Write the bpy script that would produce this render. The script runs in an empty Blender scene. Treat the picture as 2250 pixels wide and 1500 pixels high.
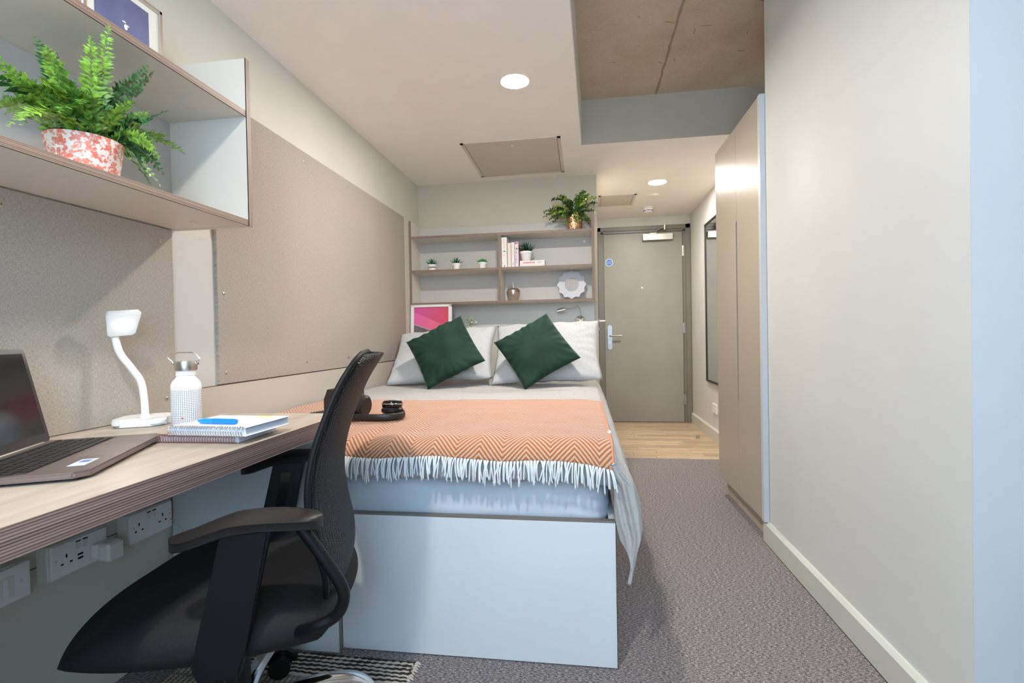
import bpy, bmesh, math, random
from mathutils import Vector, Matrix, noise
random.seed(7)
scene = bpy.context.scene
COL = scene.collection

# ------------------------------------------------------------------ camera
F_PX = 1088.43
YAW, PITCH, ROLL = -.143186, -.0127823, -.0183976
H = 0.985
cd = bpy.data.cameras.new('camera'); cam = bpy.data.objects.new('camera', cd); COL.objects.link(cam)
cd.sensor_width = 36.0; cd.lens = F_PX*36/2250; cd.clip_start = .02; cd.clip_end = 60
cyw, syw = math.cos(YAW), math.sin(YAW)
fwd = Vector((syw*math.cos(PITCH), cyw*math.cos(PITCH), math.sin(PITCH)))
rt = Vector((cyw, -syw, 0)); up = rt.cross(fwd)
r2 = math.cos(ROLL)*rt + math.sin(ROLL)*up
u2 = -math.sin(ROLL)*rt + math.cos(ROLL)*up
cam.matrix_world = Matrix(((r2.x, u2.x, -fwd.x, 0), (r2.y, u2.y, -fwd.y, 0), (r2.z, u2.z, -fwd.z, H), (0, 0, 0, 1)))
scene.camera = cam

# ------------------------------------------------------------------ sky, daylight, exposure
scene.view_settings.view_transform = 'Standard'
scene.view_settings.look = 'None'
scene.view_settings.gamma = 1
scene.view_settings.use_curve_mapping = False
scene.view_settings.exposure = 1.35
SKY = 4.3
LAMP_E = 300.0
w = bpy.data.worlds.new('overcast_sky'); scene.world = w; w.use_nodes = True
bg = w.node_tree.nodes['Background']
bg.inputs[0].default_value = (.50, .74, 1.0, 1); bg.inputs[1].default_value = SKY
pl = bpy.data.lights.new('daylight_portal', 'AREA'); pl.shape = 'RECTANGLE'; pl.size = 1.2; pl.size_y = 1.6
pl.cycles.is_portal = True
po = bpy.data.objects.new('daylight_portal', pl); COL.objects.link(po)
po.location = (.05, -.70, 1.53); po.rotation_euler = (math.pi/2, 0, 0)
# area lights shine along -Z: turn it to look into the room (+Y)
po.rotation_euler = (-math.pi/2, math.pi, 0)
scene.cycles.use_denoising = True
scene.cycles.max_bounces = 10
scene.cycles.diffuse_bounces = 6
scene.cycles.sample_clamp_indirect = 6

# ------------------------------------------------------------------ materials
def lin(c):
    c = c/255
    return c/12.92 if c <= .04045 else ((c+.055)/1.055)**2.4
def rgb(r, g, b): return (lin(r), lin(g), lin(b), 1)
MATS = {}
class NT:
    def __init__(s, name):
        s.m = bpy.data.materials.new(name); s.m.use_nodes = True; s.t = s.m.node_tree
        s.b = s.t.nodes['Principled BSDF']; s.n = s.t.nodes; s.l = s.t.links
        s._tc = None
    def node(s, typ, **k):
        n = s.n.new(typ)
        for a, v in k.items():
            if a in ('inp',):
                for i, x in v.items(): n.inputs[i].default_value = x
            else: setattr(n, a, v)
        return n
    def tc(s, scale=(1, 1, 1), rot=(0, 0, 0), out='Object'):
        t = s.node('ShaderNodeTexCoord'); mp = s.node('ShaderNodeMapping')
        mp.inputs['Scale'].default_value = scale; mp.inputs['Rotation'].default_value = rot
        s.l.new(t.outputs[out], mp.inputs[0]); return mp.outputs[0]
    def noise(s, vec, scale, detail=3, rough=.55):
        n = s.node('ShaderNodeTexNoise'); n.inputs['Scale'].default_value = scale
        n.inputs['Detail'].default_value = detail; n.inputs['Roughness'].default_value = rough
        s.l.new(vec, n.inputs['Vector']); return n.outputs['Fac']
    def ramp(s, fac, stops):
        r = s.node('ShaderNodeValToRGB'); e = r.color_ramp.elements
        while len(e) < len(stops): e.new(.5)
        for i, (p, c) in enumerate(stops): e[i].position = p; e[i].color = c
        s.l.new(fac, r.inputs[0]); return r.outputs[0]
    def bump(s, h, strength, dist=.002):
        b = s.node('ShaderNodeBump'); b.inputs['Strength'].default_value = strength; b.inputs['Distance'].default_value = dist
        s.l.new(h, b.inputs['Height']); s.l.new(b.outputs[0], s.b.inputs['Normal'])
    def math(s, op, a, b=None):
        n = s.node('ShaderNodeMath'); n.operation = op
        for i, x in enumerate((a, b)):
            if x is None: continue
            if isinstance(x, (int, float)): n.inputs[i].default_value = x
            else: s.l.new(x, n.inputs[i])
        return n.outputs[0]
    def col(s, o): s.l.new(o, s.b.inputs['Base Color'])

def M(name, c, rough=.5, metal=0, spec=.5, var=None, bump=None, **kw):
    if name in MATS: return MATS[name]
    t = NT(name); t.b.inputs['Base Color'].default_value = rgb(*c)
    t.b.inputs['Roughness'].default_value = rough; t.b.inputs['Metallic'].default_value = metal
    t.b.inputs['Specular IOR Level'].default_value = spec
    vec = t.tc()
    sc, am = var if var else (5, .008)
    f = t.noise(vec, sc)
    c1 = rgb(*[max(0, x*(1-am)) for x in c]); c2 = rgb(*[min(255, x*(1+am)) for x in c])
    t.col(t.ramp(f, [(.3, c1), (.7, c2)]))
    if bump: t.bump(t.noise(vec, bump[0]), bump[1], bump[2] if len(bump) > 2 else .001)
    for k, v in kw.items(): t.b.inputs[k.replace('_', ' ')].default_value = v
    MATS[name] = t.m; return t.m

wall_w = M('wall_paint_warm', (206, 203, 190), .6, bump=(300, .05))
wall_c = M('wall_paint_cool', (211, 211, 207), .55, bump=(300, .04))
soffit = M('soffit_grey_paint', (186, 177, 163), .7)
ceil_m = M('ceiling_paint', (246, 240, 232), .7, bump=(250, .04))
skirt = M('skirting_gloss', (206, 206, 196), .35)
frame_g = M('door_frame_paint', (116, 112, 101), .4)
door_g = M('door_paint', (143, 139, 128), .42, var=(3, .03))
ward_m = M('wardrobe_laminate', (174, 164, 148), .3, var=(2, .02), bump=(500, .03))
lam_w = M('laminate_pale', (214, 208, 198), .45, var=(3, .015))
lam_blue = M('laminate_white', (214, 216, 216), .3, var=(2, .015))
panel_m = M('side_panel_laminate', (192, 186, 174), .35, var=(2, .02))
chrome = M('chrome', (220, 220, 222), .08, 1)
steel = M('brushed_steel', (200, 195, 188), .32, 1, bump=(200, .05))
white_p = M('white_plastic', (238, 238, 235), .3)
off_p = M('offwhite_plastic', (226, 224, 216), .4)
black_p = M('black_plastic', (9, 10, 14), .42, 0, .3, bump=(900, .15, .0006))
black_g = M('black_gloss', (14, 13, 14), .12)
dark_hole = M('dark_recess', (12, 12, 14), .8)
mirror_m = M('mirror_silver', (235, 238, 240), .02, 1, var=(1, .001))
gap_m = M('shadow_gap_rubber', (52, 47, 42), .8)

def ply(name, a, b, c, axis_scale, n=2, per=.0036):
    t = NT(name); v = t.tc(axis_scale)
    f = t.noise(v, 1, 2, .6); g = t.noise(t.tc((2, 2, 2)), 3)
    s = t.node('ShaderNodeSeparateXYZ'); t.l.new(t.tc(), s.inputs[0])
    wv = t.math('SINE', t.math('MULTIPLY', s.outputs[n], 2*math.pi/per))
    f = t.math('ADD', t.math('MULTIPLY', f, .62), t.math('ADD', t.math('MULTIPLY', wv, .13), .19))
    o = t.ramp(f, [(.30, rgb(*a)), (.5, rgb(*b)), (.68, rgb(*c))]); t.col(o)
    t.b.inputs['Roughness'].default_value = .5; t.bump(f, .25, .001); MATS[name] = t.m; return t.m
edge_h = ply('ply_edge_layers_flat', (84, 66, 56), (140, 117, 103), (172, 148, 130), (.9, .9, 330))
edge_desk = ply('desk_edge_layers', (74, 58, 54), (128, 106, 100), (158, 138, 128), (.7, .7, 300), 2, .0046)
edge_v = ply('ply_edge_layers_upright', (84, 66, 56), (140, 117, 103), (165, 142, 125), (260, 260, 4), 1, .0036)

def desk_wood():
    t = NT('desk_pale_oak'); v = t.tc((14, 1.6, 14)); f = t.noise(v, 2.2, 6, .62); g = t.noise(t.tc((60, 5, 60)), 3, 3)
    mx = t.math('ADD', t.math('MULTIPLY', f, .75), t.math('MULTIPLY', g, .25))
    t.col(t.ramp(mx, [(.3, rgb(162, 147, 130)), (.5, rgb(184, 171, 156)), (.7, rgb(195, 184, 171))]))
    t.b.inputs['Roughness'].default_value = .42; t.bump(g, .08, .001); MATS['desk_wood'] = t.m; return t.m
desk_m = desk_wood()

def plank_mat(i):
    t = NT('oak_plank_tone'); off = random.Random(i).uniform(0, 50)
    v = t.tc((2.0, 16, 10)); f = t.noise(v, 3, 5, .6)
    k = (.93, 1.0, 1.05)[i]
    t.col(t.ramp(f, [(.3, rgb(158*k, 132*k, 102*k)), (.5, rgb(182*k, 158*k, 130*k)), (.72, rgb(198*k, 177*k, 150*k))]))
    t.b.inputs['Roughness'].default_value = .38; return t.m
planks_m = [plank_mat(i) for i in range(3)]

def carpet_mat():
    t = NT('carpet_loop_pile'); v = t.tc((50, 190, 50)); f = t.noise(v, 2.0, 3, .75)
    g = t.noise(t.tc((1, 1, 1)), 420, 2, .8); h = t.noise(t.tc(), 1.3, 2)
    s = t.math('ADD', t.math('MULTIPLY', f, .7), t.math('MULTIPLY', g, .3))
    t.col(t.ramp(s, [(.38, rgb(48, 43, 45)), (.46, rgb(98, 91, 92)), (.54, rgb(144, 137, 137)), (.62, rgb(204, 198, 196))]))
    t.b.inputs['Roughness'].default_value = .95; t.b.inputs['Specular IOR Level'].default_value = .1
    t.bump(s, .6, .003); MATS['carpet'] = t.m; return t.m
carpet_m = carpet_mat()

def pin_mat():
    t = NT('pinboard_woven_fabric')
    a = t.noise(t.tc((700, 90, 90)), 1, 2, .7); 
    a = t.noise(t.tc((1, 120, 700)), 1.0, 2, .7); b = t.noise(t.tc((1, 700, 120)), 1.0, 2, .7)
    s = t.math('MULTIPLY', t.math('ADD', a, b), .5)
    t.col(t.ramp(s, [(.36, rgb(148, 138, 127)), (.5, rgb(169, 161, 150)), (.63, rgb(184, 177, 167))]))
    t.b.inputs['Roughness'].default_value = .9; t.b.inputs['Specular IOR Level'].default_value = .15
    t.bump(s, .6, .002); MATS['pin'] = t.m; return t.m
pin_m = pin_mat()

def concrete_mat():
    t = NT('raw_concrete'); a = t.noise(t.tc(), 3, 6, .6); b = t.noise(t.tc(), 60, 5, .7)
    s = t.math('ADD', t.math('MULTIPLY', a, .6), t.math('MULTIPLY', b, .4))
    t.col(t.ramp(s, [(.3, rgb(172, 154, 130)), (.5, rgb(194, 177, 153)), (.72, rgb(208, 194, 172))]))
    t.b.inputs['Roughness'].default_value = .85; t.bump(b, .3, .003); MATS['concrete'] = t.m; return t.m
conc_m = concrete_mat()

# ------------------------------------------------------------------ mesh helpers
class B:
    def __init__(s): s.bm = bmesh.new(); s.uv = None
    def _add(s, vs, fs, mt=None):
        v = [s.bm.verts.new(mt @ Vector(p) if mt else Vector(p)) for p in vs]
        for f in fs:
            try: s.bm.faces.new([v[i] for i in f])
            except ValueError: pass
        return v
    def box(s, x0, x1, y0, y1, z0, z1, mt=None):
        P = [(x0, y0, z0), (x1, y0, z0), (x1, y1, z0), (x0, y1, z0), (x0, y0, z1), (x1, y0, z1), (x1, y1, z1), (x0, y1, z1)]
        s._add(P, [(0, 3, 2, 1), (4, 5, 6, 7), (0, 1, 5, 4), (1, 2, 6, 5), (2, 3, 7, 6), (3, 0, 4, 7)], mt); return s
    def rbox(s, x0, x1, y0, y1, z0, z1, r=.004, seg=2, mt=None):
        t = bmesh.new(); bb = B.__new__(B); bb.bm = t; bb.box(x0, x1, y0, y1, z0, z1)
        bmesh.ops.bevel(t, geom=t.edges[:], offset=r, segments=seg, affect='EDGES', profile=.5)
        s.merge(t, mt); return s
    def merge(s, t, mt=None):
        if mt: bmesh.ops.transform(t, matrix=mt, verts=t.verts)
        me = bpy.data.meshes.new('tmp'); t.to_mesh(me); t.free(); s.bm.from_mesh(me); bpy.data.meshes.remove(me)
    def prism(s, pts, a0, a1, axis='z', mt=None):
        # pts: 2D outline; extruded along axis
        n = len(pts)
        def P(p, a):
            return {'z': (p[0], p[1], a), 'y': (p[0], a, p[1]), 'x': (a, p[0], p[1])}[axis]
        vs = [P(p, a0) for p in pts] + [P(p, a1) for p in pts]
        fs = [tuple(range(n))[::-1], tuple(range(n, 2*n))] + [(i, (i+1) % n, n+(i+1) % n, n+i) for i in range(n)]
        s._add(vs, fs, mt); return s
    def cyl(s, c, r, h, n=24, axis='z', r2=None, mt=None):
        r2 = r if r2 is None else r2
        vs = []
        for k, (rr, a) in enumerate(((r, 0), (r2, h))):
            for i in range(n):
                t = 2*math.pi*i/n; u, v = rr*math.cos(t), rr*math.sin(t)
                vs.append({'z': (c[0]+u, c[1]+v, c[2]+a), 'y': (c[0]+u, c[1]+a, c[2]+v), 'x': (c[0]+a, c[1]+u, c[2]+v)}[axis])
        fs = [tuple(range(n)), tuple(range(n, 2*n))] + [(i, (i+1) % n, n+(i+1) % n, n+i) for i in range(n)]
        s._add(vs, fs, mt); return s
    def lathe(s, prof, n=32, c=(0, 0, 0), mt=None):
        vs = []; 
        for r, z in prof:
            for i in range(n):
                t = 2*math.pi*i/n; vs.append((c[0]+r*math.cos(t), c[1]+r*math.sin(t), c[2]+z))
        fs = []
        for k in range(len(prof)-1):
            for i in range(n):
                j = (i+1) % n; fs.append((k*n+i, k*n+j, (k+1)*n+j, (k+1)*n+i))
        fs.append(tuple(range(n))[::-1]); fs.append(tuple(range((len(prof)-1)*n, len(prof)*n)))
        s._add(vs, fs, mt); return s
    def tube(s, pts, r, n=8, closed=False, flat=1.0, mt=None):
        pts = [Vector(p) for p in pts]; m = len(pts)
        R = r if isinstance(r, (list, tuple)) else [r]*m
        vs = []; nrm = None
        for i, p in enumerate(pts):
            if closed: d = pts[(i+1) % m]-pts[i-1]
            else: d = pts[min(i+1, m-1)]-pts[max(i-1, 0)]
            d.normalize()
            if nrm is None:
                a = Vector((0, 0, 1)) if abs(d.z) < .9 else Vector((1, 0, 0)); nrm = d.cross(a).normalized()
            nrm = (nrm - d*nrm.dot(d)).normalized(); bn = d.cross(nrm)
            for k in range(n):
                t = 2*math.pi*k/n; vs.append(p + nrm*(R[i]*math.cos(t)) + bn*(R[i]*flat*math.sin(t)))
        fs = []
        for i in range(m if closed else m-1):
            a, b = i*n, ((i+1) % m)*n
            for k in range(n): fs.append((a+k, a+(k+1) % n, b+(k+1) % n, b+k))
        if not closed: fs += [tuple(range(n))[::-1], tuple(range((m-1)*n, m*n))]
        s._add(vs, fs, mt); return s
    def grid(s, fn, nu, nv, uvs=False):
        vs = [[s.bm.verts.new(fn(i/nu, j/nv)) for j in range(nv+1)] for i in range(nu+1)]
        lay = s.bm.loops.layers.uv.verify() if uvs else None
        for i in range(nu):
            for j in range(nv):
                f = s.bm.faces.new((vs[i][j], vs[i+1][j], vs[i+1][j+1], vs[i][j+1]))
                if uvs:
                    for lp, (a, b) in zip(f.loops, ((i, j), (i+1, j), (i+1, j+1), (i, j+1))): lp[lay].uv = (a/nu, b/nv)
        return vs
    def sphere(s, c, r, sx=1, sy=1, sz=1, n=12, mt=None):
        t = bmesh.new(); bmesh.ops.create_uvsphere(t, u_segments=n*2, v_segments=n, radius=1)
        m = Matrix.Translation(c) @ Matrix.Diagonal((r*sx, r*sy, r*sz, 1)); s.merge(t, (mt @ m) if mt else m); return s
    def build(s, name, mat, parent=None, smooth=False, world=True, loc=None, doubles=False, keep_normals=False):
        bm = s.bm
        if doubles: bmesh.ops.remove_doubles(bm, verts=bm.verts, dist=1e-5)
        if not keep_normals: bmesh.ops.recalc_face_normals(bm, faces=bm.faces)
        if parent is not None and world:
            base = Vector(parent['wl']) if 'wl' in parent else parent.location
        else: base = None
        xs = [v.co for v in bm.verts]
        lo = Vector([min(v[i] for v in xs) for i in range(3)]); hi = Vector([max(v[i] for v in xs) for i in range(3)])
        org = Vector(((lo.x+hi.x)/2, (lo.y+hi.y)/2, lo.z))
        if parent is None or world:
            bmesh.ops.translate(bm, verts=bm.verts, vec=-org)
        me = bpy.data.meshes.new(name); bm.to_mesh(me); bm.free()
        if smooth:
            for p in me.polygons: p.use_smooth = True
            if smooth != 'all':
                try: me.set_sharp_from_angle(angle=math.radians(38))
                except Exception: pass
        for m_ in (mat if isinstance(mat, (list, tuple)) else [mat]): me.materials.append(m_)
        o = bpy.data.objects.new(name, me); COL.objects.link(o)
        if parent is None: o.location = org
        else:
            o.parent = parent
            if world: o.location = org-WL(parent)
        return o
def WL(o):
    v = Vector((0, 0, 0))
    while o is not None: v += o.location; o = o.parent
    return v
def empty(name, loc, label=None, cat=None, group=None, rz=0):
    o = bpy.data.objects.new(name, None); COL.objects.link(o); o.location = loc; o.rotation_euler.z = rz
    o.empty_display_size = .05
    if label: tag(o, label, cat, group)
    return o
def tag(o, label, cat, group=None):
    o['label'] = label; o['category'] = cat
    if group: o['group'] = group
    return o
def st(o, label=None):
    o['kind'] = 'structure'
    if label: o['label'] = label
    return o
def bez(a, b, c, n=10):
    a, b, c = Vector(a), Vector(b), Vector(c)
    return [(1-t)**2*a + 2*t*(1-t)*b + t*t*c for t in [i/n for i in range(n+1)]]
def catmull(P, n=6, closed=False):
    P = [Vector(p) for p in P]; out = []; m = len(P)
    for i in range(m if closed else m-1):
        p0 = P[i-1] if (i > 0 or closed) else P[0]; p1 = P[i]; p2 = P[(i+1) % m]; p3 = P[(i+2) % m] if (closed or i+2 < m) else P[-1]
        for k in range(n):
            t = k/n; out.append(.5*((2*p1)+(-p0+p2)*t+(2*p0-5*p1+4*p2-p3)*t*t+(-p0+3*p1-3*p2+p3)*t**3))
    if not closed: out.append(P[-1])
    return out
def copy_tree(o, parent=None):
    c = o.copy(); COL.objects.link(c); c.parent = parent
    for ch in list(o.children): copy_tree(ch, c)
    return c
def text_mesh(txt, size, depth=.0004):
    cu = bpy.data.curves.new('txt', 'FONT'); cu.body = txt; cu.size = size; cu.align_x = 'CENTER'; cu.align_y = 'CENTER'; cu.extrude = depth
    cu.resolution_u = 2
    o = bpy.data.objects.new('txt', cu); COL.objects.link(o)
    me = bpy.data.meshes.new_from_object(o.evaluated_get(bpy.context.evaluated_depsgraph_get()))
    bpy.data.objects.remove(o); bpy.data.curves.remove(cu); return me
def add_text(name, txt, size, mat, parent, m4):
    me = text_mesh(txt, size); me.materials.append(mat)
    o = bpy.data.objects.new(name, me); COL.objects.link(o); o.parent = parent
    o.matrix_local = m4; return o

# ------------------------------------------------------------------ room shell
ZC = 2.255; ZS = 2.553
XL = -1.36; XH = 1.163; XR = .838; YB = 4.033; YD = 5.60; YW = -.75; XE = 1.9
st(B().box(XL-.1, XE, YW-.1, 3.985, -.1, 0).build('floor', carpet_m), 'grey flecked carpet')
f2 = st(B().box(XL-.1, XE, 3.985, YD+.4, -.1, -.006).build('floor', M('plank_underlay', (120, 95, 70), .7)), 'oak plank floor by the door')
rr = random.Random(3); y = 3.985; row = 0; pk = {}
while y < YD-.001:
    y1 = min(y+.094, YD); x = .0 - rr.uniform(0, .5)
    while x < XH:
        L = rr.choice((.42, .55, .68)); x1 = min(x+L, XH)
        xa = max(x, -.02)
        if x1 > xa+.02:
            me_o = B().box(xa+.0008, x1-.0008, y+.0007, y1-.0007, -.006, 0.0).build('plank', planks_m[rr.randrange(3)], f2)
        x = x1
    y = y1
st(B().box(XL-.1, XL, YW, YB+.1, 0, 2.7).build('wall_left', wall_w))
st(B().box(XL-.1, .122, YB, YB+.02, 0, ZC).box(XL, .122, YB+.02, YD+.1, 0, ZC).build('wall_back', M('wall_paint_lamplit', (194, 186, 167), .6, bump=(300, .05))), 'wall behind the bed head')  # warmer tint puts the lamplight on this wall into its colour
st(B().box(.122, XH+.1, YD, YD+.1, 2.15, ZC).box(XH-.012, XH+.1, YD, YD+.1, 0, 2.16).box(.0, .16, YD, YD+.1, 0, 2.16).build('wall_far', wall_w), 'wall around the entrance door')
st(B().box(XH, XE, 3.2, YD+.1, 0, ZC).build('wall_hall', wall_c), 'hall wall that carries the tall mirror')
st(B().box(XR, XE, 1.213, 2.417, 0, ZS+.1).build('wall_right', wall_c), 'white wall on the right')
st(B().box(1.45, XE, 2.417, 3.2, 0, ZS+.1).build('wall_niche', wall_c))
st(B().box(XR, XE, 1.2115, 1.213, .1, ZS).build('trim_dimming', M('reveal_dimming_grey', (198, 200, 202), .6)), 'thin grey board added over the wall face to dim its daylight')  # added board, its greyer colour dims the overbright daylit wall face
st(B().box(XE, XE+.1, YW, 1.213, 0, 2.7).build('wall_side', wall_c))
# front wall with the window opening (behind the camera)
wf = B().box(XL, XE, YW-.1, YW, 0, .75).box(XL, XE, YW-.1, YW, 2.32, 2.7).box(XL, -.55, YW-.1, YW, .75, 2.32).box(.65, XE, YW-.1, YW, .75, 2.32)
st(wf.build('wall_front', wall_c))
wn = B()
for x in (-.55, .60): wn.box(x, x+.05, YW-.08, YW-.02, .75, 2.32)
for z in (.75, 2.27): wn.box(-.55, .65, YW-.08, YW-.02, z, z+.05)
st(wn.build('window_1', M('window_frame_grey', (90, 92, 95), .4)))
# ceiling: plaster soffit left + hall, recess with concrete slab on the right
def recx(y): return -.0805 + (y)*.0258     # recess edge is a little out of square
rec = B()
rec.prism([(XL-.1, YW-.1), (recx(YW-.1), YW-.1), (recx(3.389), 3.389), (XL-.1, 3.389)], ZC, ZS)
rec.prism([(XL-.1, 3.389), (XE, 3.389), (XE, YD+.1), (XL-.1, YD+.1)], ZC, ZS)
cl = rec.build('ceiling', ceil_m); st(cl)
bmx = B().box(recx(3.389)+.001, 1.9, 3.386, 3.389, ZC+.0005, ZS).build('trim_1', soffit); st(bmx, 'grey painted upstand at the end of the ceiling recess')
st(B().prism([(recx(YW), YW), (recx(YW)+.004, YW), (recx(3.386)+.004, 3.386), (recx(3.386), 3.386)], ZC+.0005, ZS).build('trim_2', M('recess_side_paint', (205, 203, 198), .6)), 'painted side of the ceiling recess')
conc = st(B().box(recx(YW)-.1, XE, YW, 3.45, ZS, ZS+.1).build('ceiling', conc_m), 'raw concrete slab in the ceiling recess')
# board joint in the concrete and small rust marks
jp = []
rj = random.Random(5)
for i in range(70):
    yy = 3.386-i*.05; jp.append((.497+rj.uniform(-.003, .003), yy, ZS-.0005))
B().tube(jp, [rj.uniform(.005, .0095) for _ in jp], 5, flat=.25).build('joint', M('joint_grey', (150, 138, 122), .9, bump=(80, .6, .003)), conc, smooth=True)
rust = M('rust_mark', (160, 126, 82), .9)
for i, (px, py, an, L) in enumerate(((.47, 3.0, .8, .03), (.545, 2.98, 1.2, .03), (.46, 2.62, .3, .05), (.6, 2.72, 1.5, .05), (.65, 2.68, .1, .05), (.86, 2.52, .4, .05), (.9, 2.95, .1, .04), (.88, 2.78, 1.4, .03), (.3, 2.55, .9, .02), (.2, 2.95, .4, .02))):
    B().box(-L/2, L/2, -.0018, .0018, -.0012, .001, Matrix.Translation((px, py, ZS)) @ Matrix.Rotation(an, 4, 'Z')).build('rust_mark', rust, conc)

# skirtings
def skirting(pts_box, name, label):
    st(pts_box.build(name, skirt, smooth=False), label)
def sk_prof_x(b, x_wall, sgn, y0, y1, h=.1, t=.018):
    pr = [(x_wall, 0), (x_wall+sgn*t, 0), (x_wall+sgn*t, h-.012), (x_wall+sgn*(t-.011), h-.001), (x_wall, h)]
    b.prism([(p[0], p[1]) for p in pr], y0, y1, 'y')
b = B(); sk_prof_x(b, XR, -1, 1.195, 2.45, .1); skirting(b, 'baseboard_right', 'white skirting along the right wall')
b = B(); b.box(XR-.018, XE, 1.195, 1.213, 0, .1); skirting(b, 'baseboard_corner', None)
b = B(); sk_prof_x(b, XH, -1, 3.2, YD-.03, .112); skirting(b, 'baseboard_hall', 'skirting under the hall mirror')
# rubber line where skirting meets carpet
st(B().box(XR-.0185, XR-.017, 1.195, 2.45, 0, .003).build('trim_3', gap_m))

# upright wall board along bed, white wall panel strip
b = B(); b.box(XL, XL+.012, 1.47, YB, 0.0, .816); st(b.build('trim_4', panel_m), 'pale laminate board along the bed side wall')
st(B().box(XL+.0, XL+.0125, 1.47, YB, .816, .818).build('trim_5', M('board_edge_line', (92, 80, 70), .6)))
st(B().box(XL, XL+.003, 1.47, 1.675, .818, 1.36).build('trim_6', M('strip_pale', (198, 196, 192), .5)), 'white wall strip between the pinboards')

# ------------------------------------------------------------------ entrance door
d1 = empty('door_1', (.65, YD, 0)); st(d1, 'grey entrance door in a darker grey frame')
fr = B()
fr.box(.172, .205, YD-.03, YD+.02, 0, 2.15).box(.205, .236, YD-.012, YD+.02, 0, 2.095)
fr.box(1.108, 1.153, YD-.03, YD+.02, 0, 2.15).box(1.08, 1.108, YD-.012, YD+.02, 0, 2.095)
fr.box(.172, 1.153, YD-.03, YD+.02, 2.108, 2.15).box(.2, 1.11, YD-.012, YD+.02, 2.082, 2.108)
fr.box(.12, .175, YD-.03, YD+.02, 0, 2.15)
fr.build('door_frame', frame_g, d1)
leaf = B().box(.239, 1.077, YD-.004, YD+.03, .006, 2.078).build('door_leaf', door_g, d1)
gp = B().box(.236, .2395, YD-.008, YD+.028, 0, 2.082).box(1.0765, 1.08, YD-.008, YD+.028, 0, 2.082).box(.236, 1.08, YD-.008, YD+.028, 2.078, 2.0825).box(.236, 1.08, YD-.006, YD+.028, 0, .006)
gp.build('door_seal', gap_m, d1)
for z in (.253, 1.03, 1.865):
    hb = B().cyl((1.082, YD-.016, z-.055), .0075, .11, 12).box(1.07, 1.094, YD-.014, YD-.008, z-.055, z+.055)
    hb.build('hinge', steel, d1)
cb = B().rbox(.655, .972, YD-.065, YD-.006, 1.985, 2.055, .004).build('closer', steel, d1)
ca = B().tube([(.80, YD-.045, 2.06), (.80, YD-.045, 2.085), (.885, YD-.07, 2.125)], .006, 8).box(.735, .80, YD-.05, YD-.03, 2.056, 2.066)
ca.tube([(.885, YD-.075, 2.09), (.885, YD-.075, 2.14)], .013, 12).tube([(.885, YD-.07, 2.095), (.855, YD-.02, 2.1)], .008, 8)
ca.build('closer_arm', steel, d1)
pb = B(); n = 10
out = [(.292+.024*math.cos(math.pi*i/n), 1.052+.024*math.sin(math.pi*i/n)) for i in range(n+1)] + [(.292-.024*math.cos(math.pi*i/n), .828-.024*math.sin(math.pi*i/n)) for i in range(n+1)]
pb.prism(out, YD-.013, YD-.004, 'y'); hp = pb.build('handle_plate', M('satin_plate', (186, 186, 184), .35, .85), d1)
B().tube([(.292, YD-.01, .957), (.292, YD-.055, .957), (.30, YD-.066, .957), (.418, YD-.066, .957)], .0095, 10).cyl((.292, YD-.022, .957), .02, .01, 20, 'y').build('lever', steel, d1, smooth=True)
B().cyl((.292, YD-.022, .885), .014, .01, 16, 'y').box(.286, .298, YD-.032, YD-.02, .87, .9).build('thumb_turn', steel, d1)
B().cyl((.646, YD-.012, 1.478), .009, .008, 16, 'y').build('peephole', M('peephole_lit_white', (252, 248, 240), .3), d1)  # near-white colour stands for light coming through the lens
sg = B().cyl((.296, YD-.0055, 1.768), .041, .0018, 40, 'y').build('fire_sign', M('sign_rim', (214, 226, 236), .4), d1)
bl = M('sign_blue', (62, 116, 190), .4)
s2 = B().cyl((.296, YD-.0062, 1.768), .035, .0012, 40, 'y').build('sign_face', bl, sg)
tm = M('sign_text_white', (240, 245, 250), .5)
for tx, z in (('Fire door', 1.776), ('keep shut', 1.760)):
    t_ = add_text('lettering', tx, .0135, tm, d1, Matrix.Translation(Vector((.296, YD-.0068, z))-d1.location) @ Matrix.Rotation(math.pi/2, 4, 'X'))
# bathroom door in the partition: seen only by its lever
bd = empty('door_2', (.122, 4.5, 0)); st(bd, 'bathroom door lever beside the bed head')
B().box(.1225, .128, 4.15, 4.95, 0, 2.05).build('door_leaf', door_g, bd)
B().tube([(.125, 4.28, 1.088), (.18, 4.28, 1.088), (.186, 4.285, 1.088), (.186, 4.40, 1.088)], .0095, 10).cyl((.128, 4.28, 1.088), .024, .008, 20, 'x').build('lever', steel, bd, smooth=True)
B().cyl((.128, 4.28, 1.02), .022, .008, 20, 'x').tube([(.13, 4.28, 1.02), (.155, 4.28, 1.02)], .006, 8).build('thumb_turn', steel, bd)
ds = B().cyl((0, 0, 0), .019, .004, 20).lathe([(.016, .004), (.017, .012), (.012, .03), (.001, .034)], 20)
ds = ds.build('door_stop', steel, None, smooth=True); ds.location = (1.03, 4.76, 0); tag(ds, 'small steel half-round door stop on the oak floor', 'door stop')
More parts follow.
